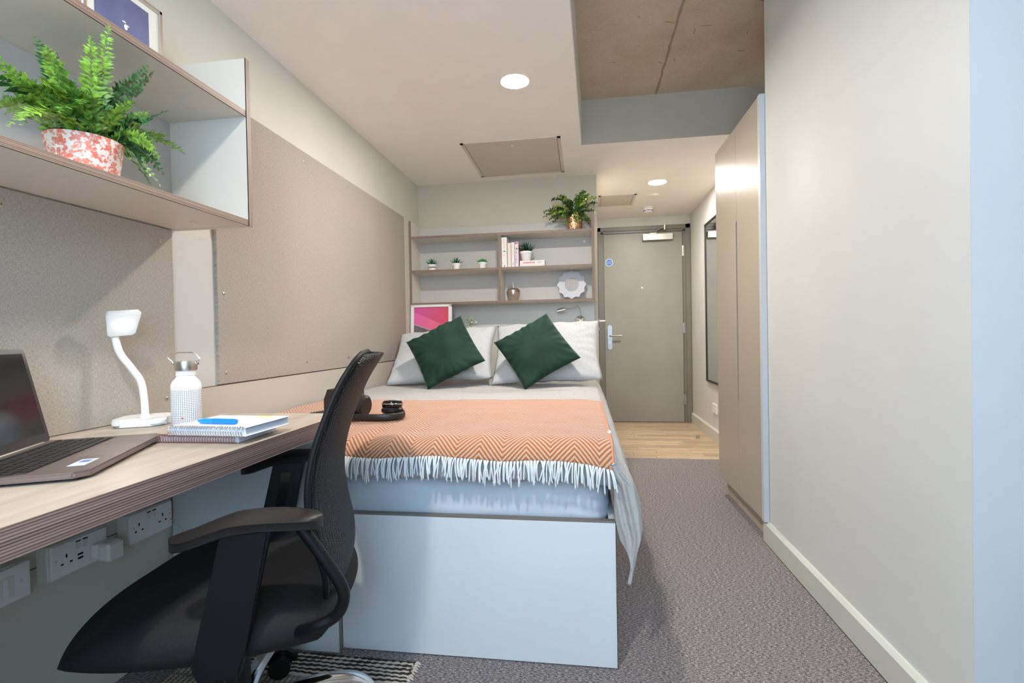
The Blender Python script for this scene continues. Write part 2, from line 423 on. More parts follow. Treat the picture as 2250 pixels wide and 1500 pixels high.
# hall mirror and socket
mr = empty('wall_mirror', (XH, 4.45, .52), 'tall narrow black-framed mirror on the hall wall', 'mirror')
fb = B()
for a in ((4.883, 4.895, .52, 1.99), (4.02, 4.04, .52, 1.99)): fb.box(XH-.02, XH, a[0], a[1], a[2], a[3])
fb.box(XH-.02, XH, 4.02, 4.895, .52, .536).box(XH-.02, XH, 4.02, 4.895, 1.976, 1.99)
fb.build('frame', M('black_frame', (38, 35, 32), .4), mr)
B().box(XH-.012, XH-.002, 4.03, 4.884, .535, 1.977).build('mirror_glass', mirror_m, mr)
so = empty('wall_socket', (XH, 4.66, .24), 'white double socket low on the hall wall beside the wardrobe', 'socket')
B().rbox(XH-.012, XH, 4.58, 4.72, .25, .335, .003).build('socket_plate', white_p, so)
B().box(XH-.014, XH-.011, 4.69, 4.705, .275, .30).build('rocker_switch', off_p, so)
# ------------------------------------------------------------------ ceiling fittings
def emis(name, c, s):
    t = NT(name); t.b.inputs['Base Color'].default_value = (1, 1, 1, 1)
    t.b.inputs['Emission Color'].default_value = c; t.b.inputs['Emission Strength'].default_value = s; return t.m
led = emis('led_lens', (1.0, .935, .86, 1), LAMP_E)
def downlight(x, y, z, label, r=.062):
    e = empty('downlight', (x, y, z), label, 'ceiling light', 'round recessed ceiling lights')
    B().lathe([(r*1.02, -.001), (r*1.14, -.004), (r*1.14, -.0005), (r*1.02, -.0003)], 40).build('trim_ring', white_p, e, world=False, smooth=True)
    B().cyl((0, 0, -.0045), r, .003, 40).build('lens', led, e, world=False)
    return e
downlight(-.318, 2.474, ZC, 'round glowing downlight in the ceiling over the bed')
downlight(.641, 4.34, ZC, 'round glowing downlight in the hall ceiling near the entrance door', .066)
downlight(-.46, .12, ZC, 'round glowing downlight in the ceiling above the viewer, out of the picture')
def hatch(name, x0, x1, y0, y1, label, lock):
    e = empty(name, ((x0+x1)/2, (y0+y1)/2, ZC), label, 'access panel')
    b = B(); w_ = .022
    for q in ((x0, x1, y0, y0+w_), (x0, x1, y1-w_, y1), (x0, x0+w_, y0, y1), (x1-w_, x1, y0, y1)): b.box(q[0], q[1], q[2], q[3], ZC-.004, ZC)
    b.build('frame', M('hatch_frame', (214, 204, 193), .6), e)
    B().box(x0+w_+.003, x1-w_-.003, y0+w_+.003, y1-w_-.003, ZC-.003, ZC).build('hatch_door', M('hatch_door_paint', (205, 195, 183), .6), e)
    g = B().box(x0+w_, x1-w_, y0+w_, y1-w_, ZC-.0006, ZC-.0002).build('shadow_gap', gap_m, e)
    B().cyl((lock[0], lock[1], ZC-.0045), .009, .002, 16).build('lock', white_p, e)
hatch('ceiling_hatch', -.786, -.125, 3.206, 3.91, 'large square ceiling access hatch over the bed head', (-.45, 3.3))
hatch('ceiling_hatch', .16, .503, 4.66, 5.05, 'small ceiling access hatch in the hall beside the smoke alarm', (.42, 4.85))
sm = empty('smoke_alarm', (.672, 5.19, ZC), 'round white smoke alarm on the hall ceiling', 'smoke alarm')
B().lathe([(.055, 0), (.055, -.012), (.05, -.016), (.02, -.017)], 32).build('base', off_p, sm, world=False, smooth=True)
B().lathe([(.044, -.016), (.046, -.03), (.04, -.046), (.024, -.052), (.001, -.053)], 32).build('head', white_p, sm, world=False, smooth=True)
vb = B()
for k in range(6):
    a0 = k*math.pi/3+.06; a1 = a0+.85
    pts = [(.0455*math.cos(a0+(a1-a0)*i/6), .0455*math.sin(a0+(a1-a0)*i/6), -.036) for i in range(7)]
    vb.tube(pts, .0032, 6)
vb.build('vent_slots', dark_hole, sm, world=False)
bk = B().lathe([(.047, 0), (.047, -.004), (.04, -.007), (.001, -.0075)], 32).build('ceiling_cover', ceil_m, None, smooth=True)
bk.location = (.663, 4.74, ZC-.0075); tag(bk, 'flat round blank cover on the hall ceiling between light and smoke alarm', 'ceiling cover')

# ------------------------------------------------------------------ wardrobe
wd = empty('wardrobe', (1.12, 2.8, 0), 'tall taupe two-door wardrobe built in beside the right wall', 'wardrobe')
DX = .815
B().box(DX+.020, 1.42, 2.447, 2.465, .1, 2.062).box(DX+.02, 1.42, 3.17, 3.188, .1, 2.062).box(DX+.02, 1.42, 2.465, 3.17, 2.044, 2.062).box(DX+.02, 1.42, 2.465, 3.17, .1, .118).box(1.40, 1.42, 2.465, 3.17, .118, 2.044).build('carcass', ward_m, wd)
B().box(DX-.002, DX+.022, 2.418, 2.4455, .1, 2.066).build('end_filler', M('filler_pale', (196, 200, 205), .35), wd)
def wdoor(y0, y1, side):
    yc = 2.788; g = .009; z0, z1 = .104, 2.064; zb, zt = .605, 1.575
    if side < 0: pts = [(y0, z0), (yc-.0015, z0), (yc-.0015, zb), (yc-g, zb+.02), (yc-g, zt-.02), (yc-.0015, zt), (yc-.0015, z1), (y0, z1)]
    else: pts = [(yc+.0015, z0), (y1, z0), (y1, z1), (yc+.0015, z1), (yc+.0015, zt), (yc+g+.004, zt-.02), (yc+g+.004, zb+.02), (yc+.0015, zb)]
    B().prism(pts, DX, DX+.018, 'x').build('door', ward_m, wd)
wdoor(2.447, 2.788, -1); wdoor(2.788, 3.188, 1)
B().box(DX+.0182, DX+.0195, 2.765, 2.815, .11, 2.04).build('finger_groove', gap_m, wd)
B().box(DX+.04, DX+.055, 2.43, 3.165, 0, .102).box(DX+.055, 1.40, 3.145, 3.165, 0, .102).build('plinth', M('plinth_laminate', (186, 172, 156), .5), wd)

# ------------------------------------------------------------------ pinboards
def pinboard(y0, y1, z0, z1, label, screws):
    e = empty('pinboard', (XL, (y0+y1)/2, z0), label, 'pinboard')
    B().rbox(XL+.001, XL+.015, y0, y1, z0, z1, .002, 1).build('fabric_panel', pin_m, e)
    for (y, z) in screws:
        B().lathe([(.0065, 0), (.0065, .0012), (.004, .0028), (.001, .003)], 14, mt=Matrix.Translation((XL+.0148, y, z)) @ Matrix.Rotation(math.pi/2, 4, 'Y')).build('screw', steel, e, smooth=True)
        o = B().cyl((XL+.0178, y, z), .0016, .0004, 8, 'x').build('screw_hole', dark_hole, e)
    return e
pinboard(-.5, 1.473, .748, 1.354, 'beige fabric pinboard over the desk, behind the lamp and laptop', [(.981, 1.313), (1.425, 1.309), (1.432, .80), (.52, 1.313), (.52, .80)])
pinboard(1.672, 3.65, .82, 1.906, 'large beige fabric pinboard on the wall beside the bed', [(2.279, 1.858), (2.73, 1.862), (3.17, 1.862), (1.704, 1.162), (2.262, .873), (2.70, .873), (3.17, .873), (1.706, .862), (3.585, 1.85), (3.57, 1.592), (3.58, 1.227), (1.83, 1.858)])

# ------------------------------------------------------------------ desk and its gable, wall shelf
DK = empty('desk', (-1.05, .5, 0), 'built-in desk with pale oak top and thick layered brown edge', 'desk')
XF = -.752
B().box(XL+.001, XF-.0015, -.74, 1.4745, .701, .747).build('worktop', desk_m, DK)
B().box(XF-.0015, XF, -.74, 1.476, .7005, .7465).box(XL+.001, XF, 1.4745, 1.476, .7005, .7465).build('edge_band', edge_desk, DK)
B().box(XL+.013, -.7725, 1.445, 1.463, 0, .7).build('support_panel', lam_blue, DK)
B().box(-.7725, -.771, 1.445, 1.463, 0, .7).build('edge_strip', M('edge_strip_taupe', (118, 108, 100), .5), DK)
B().box(XL+.013, -.8, .30, .318, 0, .7).build('support_panel', lam_blue, DK)  # desk support out of view, moved inward to block window light underneath

ws = empty('wall_shelf', (-1.2, .6, 1.355), 'open plywood-edged wall shelf above the desk, carrying the fern', 'shelf')
Y0 = -.35; GX = -1.070
B().box(XL+.001, GX, 1.478, 1.496, 1.355, 1.897).build('side_panel', lam_w, ws)
B().box(XL+.001, GX, Y0, Y0+.018, 1.355, 1.897).build('side_panel', lam_w, ws)
B().box(GX, GX+.0015, 1.478, 1.496, 1.355, 1.897).build('upright_edge', edge_v, ws); B().box(GX, GX+.0015, Y0, Y0+.018, 1.355, 1.897).build('upright_edge', edge_v, ws)
B().box(GX-.001, GX+.0018, 1.4765, 1.478, 1.355, 1.897).build('edge_line', gap_m, ws)
for z in (1.357, 1.709):
    B().box(XL+.012, GX-.002, Y0+.018, 1.4775, z, z+.018).build('shelf_board', lam_w, ws)
    B().box(GX-.002, GX-.0005, Y0+.018, 1.4765, z-.0003, z+.0183).build('board_edge', edge_h, ws)
    B().box(GX-.0022, GX-.0002, Y0+.018, 1.4765, z-.0015, z-.0002).build('edge_line', gap_m, ws)
B().box(XL+.001, XL+.012, Y0+.018, 1.4775, 1.376, 1.708).build('back_panel', M('back_panel_grey', (186, 182, 178), .5), ws)
for (y, z) in ((1.40, 1.7085), (1.40, 1.3565)):
    B().cyl((-1.2, y, z-.001), .012, .001, 16).cyl((-1.31, y, z-.001), .010, .001, 16).build('fixing_cap', M('cap_cream', (214, 206, 192), .5), ws)

# ------------------------------------------------------------------ headboard shelving
hs = empty('headboard_shelf', (-.64, 3.91, 1.236), 'open shelving unit with brown ply edges over the bed head', 'shelf')
X0, X1, YF, YK = -1.357, .092, 3.792, 4.02
brown = ply('ply_edge_brown', (96, 76, 62), (132, 110, 94), (152, 130, 112), (3, 3, 200))
brown_v = ply('ply_edge_brown_upright', (96, 76, 62), (132, 110, 94), (152, 130, 112), (160, 3, 3))
B().box(X0, X0+.016, YF, YK, 1.236, 1.905).build('side_panel', lam_w, hs); B().box(X0, X0+.016, YF-.0015, YF, 1.236, 1.905).build('upright_edge', brown_v, hs)
B().box(X1-.017, X1, YF, YK, 1.236, 1.905).build('side_panel', lam_w, hs); B().box(X1-.0171, X1+.0002, YF-.0015, YF, 1.236, 1.905).build('upright_edge', brown_v, hs)
def board(x0, x1, z, th=.018):
    B().box(x0, x1, YF, YK, z, z+th).build('shelf_board', lam_w, hs); B().box(x0, x1, YF-.0015, YF, z, z+th).build('board_edge', brown, hs)
board(X0+.016, X1-.017, 1.236); board(X0+.016, -.643, 1.494); board(-.625, X1-.017, 1.494); board(X0+.016, X1-.017, 1.762)
B().box(-.643, -.625, YF+.0, YK, 1.254, 1.762).build('divider', lam_w, hs); B().box(-.643, -.625, YF-.0015, YF, 1.254, 1.762).build('upright_edge', brown_v, hs)
B().box(X0+.016, X1-.017, YK-.012, YK, 1.254, 1.885).build('back_panel', M('back_panel_stone', (188, 184, 178), .5), hs)
B().cyl((.02, YK-.014, 1.722), .008, .002, 14, 'y').build('fixing_cap', white_p, hs)
B().cyl((.01, YK-.014, 1.30), .006, .002, 14, 'y').build('fixing_cap', M('cap_grey', (130, 130, 130), .5), hs)
st(B().box(XL+.012, .092, 4.0, 4.032, .3, 1.236).build('trim_7', M('headboard_laminate', (214, 212, 204), .4)), 'pale headboard panel below the shelving')

# ------------------------------------------------------------------ bed
bed = empty('bed', (-.62, 2.7, 0), 'double bed with white panel base and grey fitted sheet', 'bed')
B().box(-.7705, .0835, 1.4655, 1.4835, .004, .4305).build('end_panel', lam_blue, bed)
B().box(-.7705, .085, 1.4655, 1.4835, .4305, .437).build('edge_strip', M('edge_strip_taupe', (118, 108, 100), .5), bed)
B().box(.0835, .085, 1.464, 1.4835, .004, .437).build('corner_edge', gap_m, bed)
B().box(.065, .083, 1.4836, 3.99, .004, .437).build('side_rail', lam_blue, bed)
B().box(-1.345, .065, 1.49, 3.99, .36, .378).build('slat_base', M('base_board', (170, 150, 125), .6), bed)
sheet_m = M('fitted_sheet_lavender', (192, 198, 206), .55, var=(4, .03), bump=(9, .25, .02), Sheen_Weight=.2)
def mattress():
    b = B(); x0, x1, y0, y1, z0, z1 = -1.34, .070, 1.497, 3.97, .378, .625; r = .065
    nx, ny, nz = 90, 60, 14
    t = bmesh.new(); bmesh.ops.create_cube(t, size=1)
    bmesh.ops.subdivide_edges(t, edges=t.edges[:], cuts=44, use_grid_fill=True)
    for v in t.verts:
        p = Vector(((x0+x1)/2+v.co.x*(x1-x0), (y0+y1)/2+v.co.y*(y1-y0), (z0+z1)/2+v.co.z*(z1-z0)))
        q = Vector((min(max(p.x, x0+r), x1-r), min(max(p.y, y0+r), y1-r), min(max(p.z, z0+r), z1-r)))
        d = p-q
        if d.length > 1e-6:
            n_ = d.normalized(); p = q+n_*r
            w1 = noise.noise(Vector((p.x*3, p.z*26, 3)))*.003 + noise.noise(Vector((p.x*9, p.z*9, 1)))*.003
            k = max(0, (p.x-(x1-.2))/.2); w2 = k*math.sin(p.z*190+math.sin(p.x*30)*1.5)*.0018
            p += n_*(w1+w2)
        v.co = p
    b.merge(t); return b
mattress().build('mattress', sheet_m, bed, smooth='all')

def cloth_mat(name, base, line, sc=9):
    t = NT(name); v = t.tc((1, 1, 1))
    nz = t.node('ShaderNodeTexNoise'); nz.inputs['Scale'].default_value = 5; t.l.new(v, nz.inputs['Vector'])
    mixv = t.node('ShaderNodeMixRGB'); mixv.inputs[0].default_value = .12; t.l.new(v, mixv.inputs[1]); t.l.new(nz.outputs['Color'], mixv.inputs[2])
    vo = t.node('ShaderNodeTexVoronoi'); vo.feature = 'DISTANCE_TO_EDGE'; vo.inputs['Scale'].default_value = sc*2.2; t.l.new(mixv.outputs[0], vo.inputs['Vector'])
    w2 = t.node('ShaderNodeTexWave'); w2.inputs['Scale'].default_value = sc*2.6; w2.inputs['Distortion'].default_value = 9; w2.inputs['Detail'].default_value = 2; t.l.new(v, w2.inputs['Vector'])
    m_ = t.math('MULTIPLY', vo.outputs[0], 7); m2 = t.math('MINIMUM', m_, t.math('ADD', w2.outputs['Fac'], .25))
    t.col(t.ramp(m2, [(.05, rgb(*line)), (.35, rgb(*base))]))
    t.b.inputs['Roughness'].default_value = .85; t.b.inputs['Specular IOR Level'].default_value = .2
    t.b.inputs['Sheen Weight'].default_value = .15
    t.bump(t.noise(t.tc(), 14, 3), .35, .012); return t.m
duvet_m = cloth_mat('duvet_leaf_print_cotton', (176, 173, 169), (162, 162, 164), 15)
pillow_m = cloth_mat('pillowcase_leaf_print', (192, 192, 192), (178, 180, 185), 17)
ZT = .664
def wr(x, y, a=1.0):
    return a*(.006*noise.noise(Vector((x*4, y*4, 2))) + .0035*noise.noise(Vector((x*14+y*4, y*9, 5))))
def yfr(x, y0):
    t = min(1, max(0, (-.765-x)/.03)); t = t*t*(3-2*t); return y0+(1.482-y0)*t
def duvet():
    b = B(); W0, W1 = -1.335, .085
    def top(u, v):
        # v runs from the pillow end to the front and over the front edge
        x = W0+u*(W1-W0); yf = yfr(x, 1.452); L = 3.9-yf; R = .085; drop = .085; tot = L+drop; s = v*tot
        if s <= L-R:
            y = 3.9-s; z = ZT+wr(x, y)
            k = max(0, (x-(W1-.10))/.10); z -= .012*k*k
        else:
            d = s-(L-R); q = R*1.4
            if d < q: a = d/q*math.pi/2; y = yf+R-R*math.sin(a); z = ZT-.062*(1-math.cos(a))
            else: y = yf; z = ZT-.062-(d-q)
            k = max(0, (x-(W1-.10))/.10); z -= .012*k*k
            z += wr(x, y)*max(0, 1-d*10); y -= .007*noise.noise(Vector((x*12, z*10, 4)))*min(1, d*20)
            if d > .10: y -= .004*math.sin(x*55)
            z += .006*noise.noise(Vector((x*6, 0, 8)))*min(1, d*10)
        return Vector((x, y, z))
    b.grid(top, 110, 120)
    # side fall, ending near the camera in a hanging corner
    def ztop(y):
        s_ = min(1, max(0, (1.452+.085-y)/.085)); return ZT-.012-.058*(1-math.sqrt(max(0, 1-s_*s_)))
    def hemz(y):
        t = (y-1.455)
        if t < .17: return .25+(.375-.25)*(t/.17)**.8
        return .375-.03*math.sin((t-.17)*9)
    def outx(z, y):
        pr = [(.66, .087), (.62, .108), (.55, .134), (.47, .153), (.40, .152), (.33, .138), (.25, .122), (.1, .11)]
        for (za, xa), (zb, xb) in zip(pr, pr[1:]):
            if z >= zb: t = (z-zb)/(za-zb); x = xb+(xa-xb)*t; break
        else: x = .11
        return x+.012*math.sin((y-1.45)*24)*min(1, max(0, (.62-z)*5))
    def side(u, v):
        y = 3.85-(3.85-1.455)*u**.8; hz = hemz(y); zt = ztop(y); z = zt-(zt-hz)*v
        x = .085+(outx(z, y)-.085)*min(1, v*5)+.006*noise.noise(Vector((y*10, z*16, 1)))*min(1, v*4); 
        return Vector((x, y, z+(wr(.085, y) if v < .02 else 0)))
    b.grid(side, 90, 40)
    def wrap(u, v):
        y = 1.455; hz = hemz(y); hz += .13*u**.8; zt = ztop(y); z = zt-(zt-hz)*v
        xo = .085+(outx(z, y)-.085)*min(1, v*5)+.006*noise.noise(Vector((y*10, z*16, 1)))*min(1, v*4)
        inner = [(.66, .06), (.56, .076), (.436, .083), (.33, .107), (.25, .122)]
        for (za, xa), (zb, xb) in zip(inner, inner[1:]):
            if z >= zb: t = (z-zb)/(za-zb); xi = xb+(xa-xb)*t; break
        else: xi = .122
        x = xo+(xi-xo)*u
        fold = .020*math.sin(u*math.pi)*(1-v*.6) + .011*math.sin(u*13+v*6)*math.sin(u*math.pi)*(.5+v)*(1-v)*2
        return Vector((x, y-fold+.012*u, z))
    b.grid(wrap, 18, 40)
    return b
dv = duvet().build('duvet', duvet_m, None, smooth='all', doubles=True)
sm_ = dv.modifiers.new('thickness', 'SOLIDIFY'); sm_.thickness = .010; sm_.offset = -1
tag(dv, 'pale grey leaf-print duvet spread over the bed, one corner hanging down', 'duvet')

# orange throw with herringbone weave and white tassels
def throw_mat():
    t = NT('herringbone_wool'); uv = t.node('ShaderNodeTexCoord').outputs['UV']
    sx = t.node('ShaderNodeSeparateXYZ'); t.l.new(uv, sx.inputs[0])
    # uv in metres: x across the bed, y along the throw
    per = .142
    tri = t.math('PINGPONG', t.math('ADD', sx.outputs[0], 10.0), per/2)
    zig = t.math('ADD', t.math('MULTIPLY', tri, 1.45), sx.outputs[1])
    ws_ = t.math('SINE', t.math('MULTIPLY', zig, 2*math.pi/.0205))
    fz = t.noise(t.tc(), 350, 2); fac = t.math('ADD', t.math('MULTIPLY', ws_, .5), t.math('MULTIPLY', fz, 1.0))
    t.col(t.ramp(fac, [(.38, rgb(196, 168, 142)), (.62, rgb(172, 98, 60))]))
    t.b.inputs['Roughness'].default_value = .95; t.b.inputs['Specular IOR Level'].default_value = .1
    t.b.inputs['Sheen Weight'].default_value = .3
    t.bump(fac, .5, .002); return t.m
tb = B(); lay = tb.bm.loops.layers.uv.verify()
th = empty('throw', (-.63, 1.9, ZT), 'orange and cream herringbone blanket with white tassels across the bed foot', 'blanket')
nx_, ny_ = 120, 90; TX0, TX1 = -1.32, .079
def thp(u, v):
    x = TX0+u*(TX1-TX0); yf = yfr(x, 1.438); L = 2.38-yf; R = .09; drop = .030; tot = L+drop; s = v*tot
    y = 2.38-s
    if s <= L-R:
        z = ZT+.0055+wr(x, y)+.0012*noise.noise(Vector((x*30, y*30, 0))); k = max(0, (x-(.085-.10))/.10); z -= .012*k*k
    else:
        d = s-(L-R); q = R*1.4; a = min(1, d/q)*math.pi/2*.92
        y = yf+R-R*math.sin(a); z = ZT+.0055+wr(x, y)*(1-min(1, d*8)*.5)-.062*(1-math.cos(a))
        k = max(0, (x-(.085-.10))/.10); z -= .012*k*k + .014*max(0, (x+.3)/.38)*(d/q)
        z -= .005*math.sin(x*17)*d/q
    return Vector((x, y, z))
vs = [[tb.bm.verts.new(thp(i/nx_, j/ny_)) for j in range(ny_+1)] for i in range(nx_+1)]
for i in range(nx_):
    for j in range(ny_):
        f = tb.bm.faces.new((vs[i][j], vs[i+1][j], vs[i+1][j+1], vs[i][j+1]))
        for lp, (a, c) in zip(f.loops, ((i, j), (i+1, j), (i+1, j+1), (i, j+1))):
            lp[lay].uv = (a/nx_*(TX1-TX0), c/ny_*.98)
tw = tb.build('blanket', throw_mat(), th, smooth='all')
md = tw.modifiers.new('thickness', 'SOLIDIFY'); md.thickness = .004; md.offset = 0
# stitched side hem
B().tube([thp(1, j/40)+Vector((.0, 0, .001)) for j in range(41)], .0035, 6).build('hem', M('hem_orange', (222, 142, 98), .9), th, smooth='all')
B().box(.074, .0825, 1.62, 1.645, ZT-.007, ZT+.004).build('care_label', M('label_white', (240, 238, 232), .7), th)
fr_m = M('tassel_cotton', (226, 228, 228), .9, bump=(300, .4, .001))
tass = []
for k in range(9):
    rk = random.Random(40+k); b = B()
    for q in range(2):
        L = rk.uniform(.062, .082); sw = rk.uniform(-.014, .014); ox = (q-.5)*.0035
        pts = catmull([(ox, 0, 0), (ox+sw*.2, -.008, -.010), (ox+sw*.6, -.010-rk.uniform(0, .004), -L*.5), (ox+sw, -.006-rk.uniform(0, .005), -L)], 4)
        b.tube(pts, [.0024]*(len(pts)-2)+[.0030, .0014], 5)
    b.sphere((0, -.002, -.001), .0032, n=4)
    me = b.build('tassel', fr_m, th, world=False, smooth='all'); tass.append(me.data); bpy.data.objects.remove(me)
nt = 88
for i in range(nt):
    u = .375+.625*(i+.3)/nt
    p = thp(u, 1.0)
    o = bpy.data.objects.new('tassel', tass[(i*5+i//9) % 9]); COL.objects.link(o); o.parent = th
    o.location = p-WL(th)+Vector((0, -.002, 0)); rk = random.Random(i); o.rotation_euler = (rk.uniform(-.1, .08), rk.uniform(-.12, .12), rk.uniform(-.3, .3)); o.scale = (1, 1, rk.uniform(.72, .98))

# pillows and cushions
def pad(w_, h_, t_, seed, pinch=.07, n=36, wrink=.01, power=.42):
    b = B()
    def side(sg):
        def f(u, v):
            a, c = u*2-1, v*2-1
            x = w_/2*a*(1-pinch*(1-c*c)); y = h_/2*c*(1-pinch*(1-a*a))
            e = max(0, (1-a*a)*(1-c*c))**power
            z = sg*t_/2*e
            z += sg*wrink*noise.noise(Vector((x*7+seed, y*7, sg)))*min(1, e*3)
            rad = math.atan2(c, a); ed = max(abs(a), abs(c))
            z += sg*wrink*.5*math.sin(rad*22+seed*3+2*noise.noise(Vector((a*2, c*2, seed))))*max(0, ed-.45)*min(1, e*4)
            return Vector((x, y, z))
        return f
    b.grid(side(1), n, n); b.grid(side(-1), n, n)
    bmesh.ops.remove_doubles(b.bm, verts=b.bm.verts, dist=1e-4)
    return b
def place(o, c, xdir, ydir):
    X = Vector(xdir).normalized(); Y = Vector(ydir); Y = (Y-X*Y.dot(X)).normalized(); Z = X.cross(Y)
    o.matrix_world = Matrix(((X.x, Y.x, Z.x, c[0]), (X.y, Y.y, Z.y, c[1]), (X.z, Y.z, Z.z, c[2]), (0, 0, 0, 1)))
for i, (c, xd, yd, ww, hh, lab) in enumerate((((-.945, 3.34, .795), (1, 0, .06), (.03, .38, .36), .715, .49, 'leaf-print pillow at the bed head on the pinboard side'),
                                        ((-.240, 3.34, .812), (1, 0, .035), (-.01, .38, .40), .705, .52, 'leaf-print pillow at the bed head beside the hall'))):
    o = pad(ww, hh, .17, i*7+1, .06, wrink=.014).build('pillow', pillow_m, None, world=False, smooth='all'); place(o, c, xd, yd)
    tag(o, lab, 'pillow', 'pillows at the bed head')
def velvet():
    t = NT('green_velvet'); f = t.noise(t.tc(), 5, 3)
    t.col(t.ramp(f, [(.3, rgb(19, 40, 33)), (.7, rgb(36, 60, 50))])); t.b.inputs['Roughness'].default_value = .75
    t.b.inputs['Sheen Weight'].default_value = .45; t.b.inputs['Sheen Roughness'].default_value = .35; t.b.inputs['Sheen Tint'].default_value = rgb(120, 170, 145)
    t.b.inputs['Specular IOR Level'].default_value = .2
    t.bump(t.noise(t.tc(), 9, 3), .35, .012); return t.m
vel = velvet()
for i, (c, ang, lab) in enumerate((((-.868, 3.10, .853), 30, 'dark green velvet cushion on point, in front of the pinboard-side pillow'), ((-.288, 3.10, .853), 33, 'dark green velvet cushion on point, in front of the hall-side pillow'))):
    o = pad(.392, .392, .13, i*5+3, .05, wrink=.022, power=.5).build('cushion', vel, None, world=False, smooth='all')
    a = math.radians(ang); upv = Vector((0, .52, .85)).normalized(); rx = Vector((1, 0, 0))
    xd = rx*math.cos(a)+upv*math.sin(a); yd = -rx*math.sin(a)+upv*math.cos(a)
    place(o, c, xd, yd); tag(o, lab, 'cushion', 'green cushions on the bed')
# ------------------------------------------------------------------ office chair
chair = empty('office_chair', (-.82, 1.04, .007), 'black mesh-back office chair on a chrome star base at the desk', 'chair', rz=math.atan2(-.351, -.936))
def seat_fab():
    t = NT('seat_fabric_black'); a = t.noise(t.tc(), 900, 2, .7); b = t.noise(t.tc(), 8, 2)
    t.col(t.ramp(a, [(.3, rgb(12, 12, 14)), (.7, rgb(38, 36, 36))])); t.b.inputs['Roughness'].default_value = .75
    t.b.inputs['Specular IOR Level'].default_value = .25; t.bump(a, .5, .001); return t.m
def mesh_fab():
    t = NT('back_mesh_black'); v = t.tc((1, 1, 1)); s = t.node('ShaderNodeSeparateXYZ'); t.l.new(v, s.inputs[0])
    tri = t.math('PINGPONG', t.math('ADD', s.outputs[1], 5.0), .006)
    z = t.math('SINE', t.math('MULTIPLY', t.math('ADD', s.outputs[2], t.math('MULTIPLY', tri, .9)), 2*math.pi/.0052))
    y = t.math('SINE', t.math('MULTIPLY', s.outputs[1], 2*math.pi/.006))
    f = t.math('ADD', t.math('MULTIPLY', z, .5), t.math('MULTIPLY', y, .35))
    t.col(t.ramp(t.math('ADD', f, .5), [(.1, rgb(1, 1, 2)), (.8, rgb(14, 16, 23))])); t.b.inputs['Roughness'].default_value = .45; t.b.inputs['Specular IOR Level'].default_value = .3
    t.bump(f, .9, .0025); return t.m
sf = seat_fab(); mf = mesh_fab()
# seat cushion
def seat():
    b = B(); n = 40
    def f(sg):
        def g(u, v):
            a, c = u*2-1, v*2-1
            # squircle mapping of the unit square
            x = a*math.sqrt(1-c*c*.30); y = c*math.sqrt(1-a*a*.30)
            r = max(abs(a), abs(c)); e = (1-r**6)
            X = -.008+.272*x; Y = .262*y
            top = .455+.012*math.cos(a*2.2)-.010*(1-c*c) - (.045*max(0, a-.35)**1.6/.5 if a > .35 else 0)
            bot = .362+.02*max(0, a)**2 - .008
            mid = .405 - (.02*max(0, a-.3))
            z = mid+((top-mid) if sg > 0 else (bot-mid))*max(0, e)**.5
            return Vector((X, Y, z))
        return g
    b.grid(f(1), n, n); b.grid(f(-1), n, n); bmesh.ops.remove_doubles(b.bm, verts=b.bm.verts, dist=1e-4); return b
seat().build('seat', sf, chair, smooth='all', world=False)
B().tube([(-.12, .2, .375), (.1, .2, .372)], .012, 8).tube([(-.12, -.2, .375), (.1, -.2, .372)], .012, 8).rbox(-.09, .1, -.075, .075, .325, .372, .01).rbox(-.24, -.06, -.04, .04, .34, .372, .008).build('mechanism', black_p, chair, world=False)
# backrest
def back():
    b = B()
    prof = [(.41, -.246, .13), (.45, -.259, .180), (.50, -.262, .205), (.58, -.247, .218), (.66, -.240, .220), (.74, -.252, .214), (.82, -.280, .200), (.88, -.307, .180), (.925, -.335, .15), (.942, -.348, .11)]
    P = catmull([Vector((x, w_, z)) for z, x, w_ in prof], 5)
    def f(sg):
        def g(u, v):
            i = v*(len(P)-1); k = min(int(i), len(P)-2); t = i-k; q = P[k].lerp(P[k+1], t)
            c = u*2-1; y = c*q.y; x = q.x+.038*c*c*(.6+.4*v)
            e = max(0, 1-abs(c)**8)**.5*max(0, 1-abs(2*v-1)**14)**.5
            x += sg*(.0115)*e
            return Vector((x, y, q.z))
        return g
    b.grid(f(1), 36, 60); b.grid(f(-1), 36, 60); bmesh.ops.remove_doubles(b.bm, verts=b.bm.verts, dist=1e-4); return b, P
bb, PP = back(); bb.build('backrest', mf, chair, smooth='all', world=False)
rim = []
for q in PP: rim.append(Vector((q.x+.038*(1)*(.6+.4*(q.z-.41)/.532), q.y, q.z)))
full = rim+[Vector((p.x, -p.y, p.z)) for p in reversed(rim)]
B().tube(full, .0065, 8, closed=True).build('back_frame', M('frame_black_satin', (7, 7, 10), .6, 0, .3), chair, smooth='all', world=False)
B().tube(catmull([(-.13, 0, .345), (-.20, 0, .348), (-.228, 0, .372), (-.240, 0, .43)], 6), .013, 10, flat=1.8).build('back_bracket', black_p, chair, smooth='all', world=False)
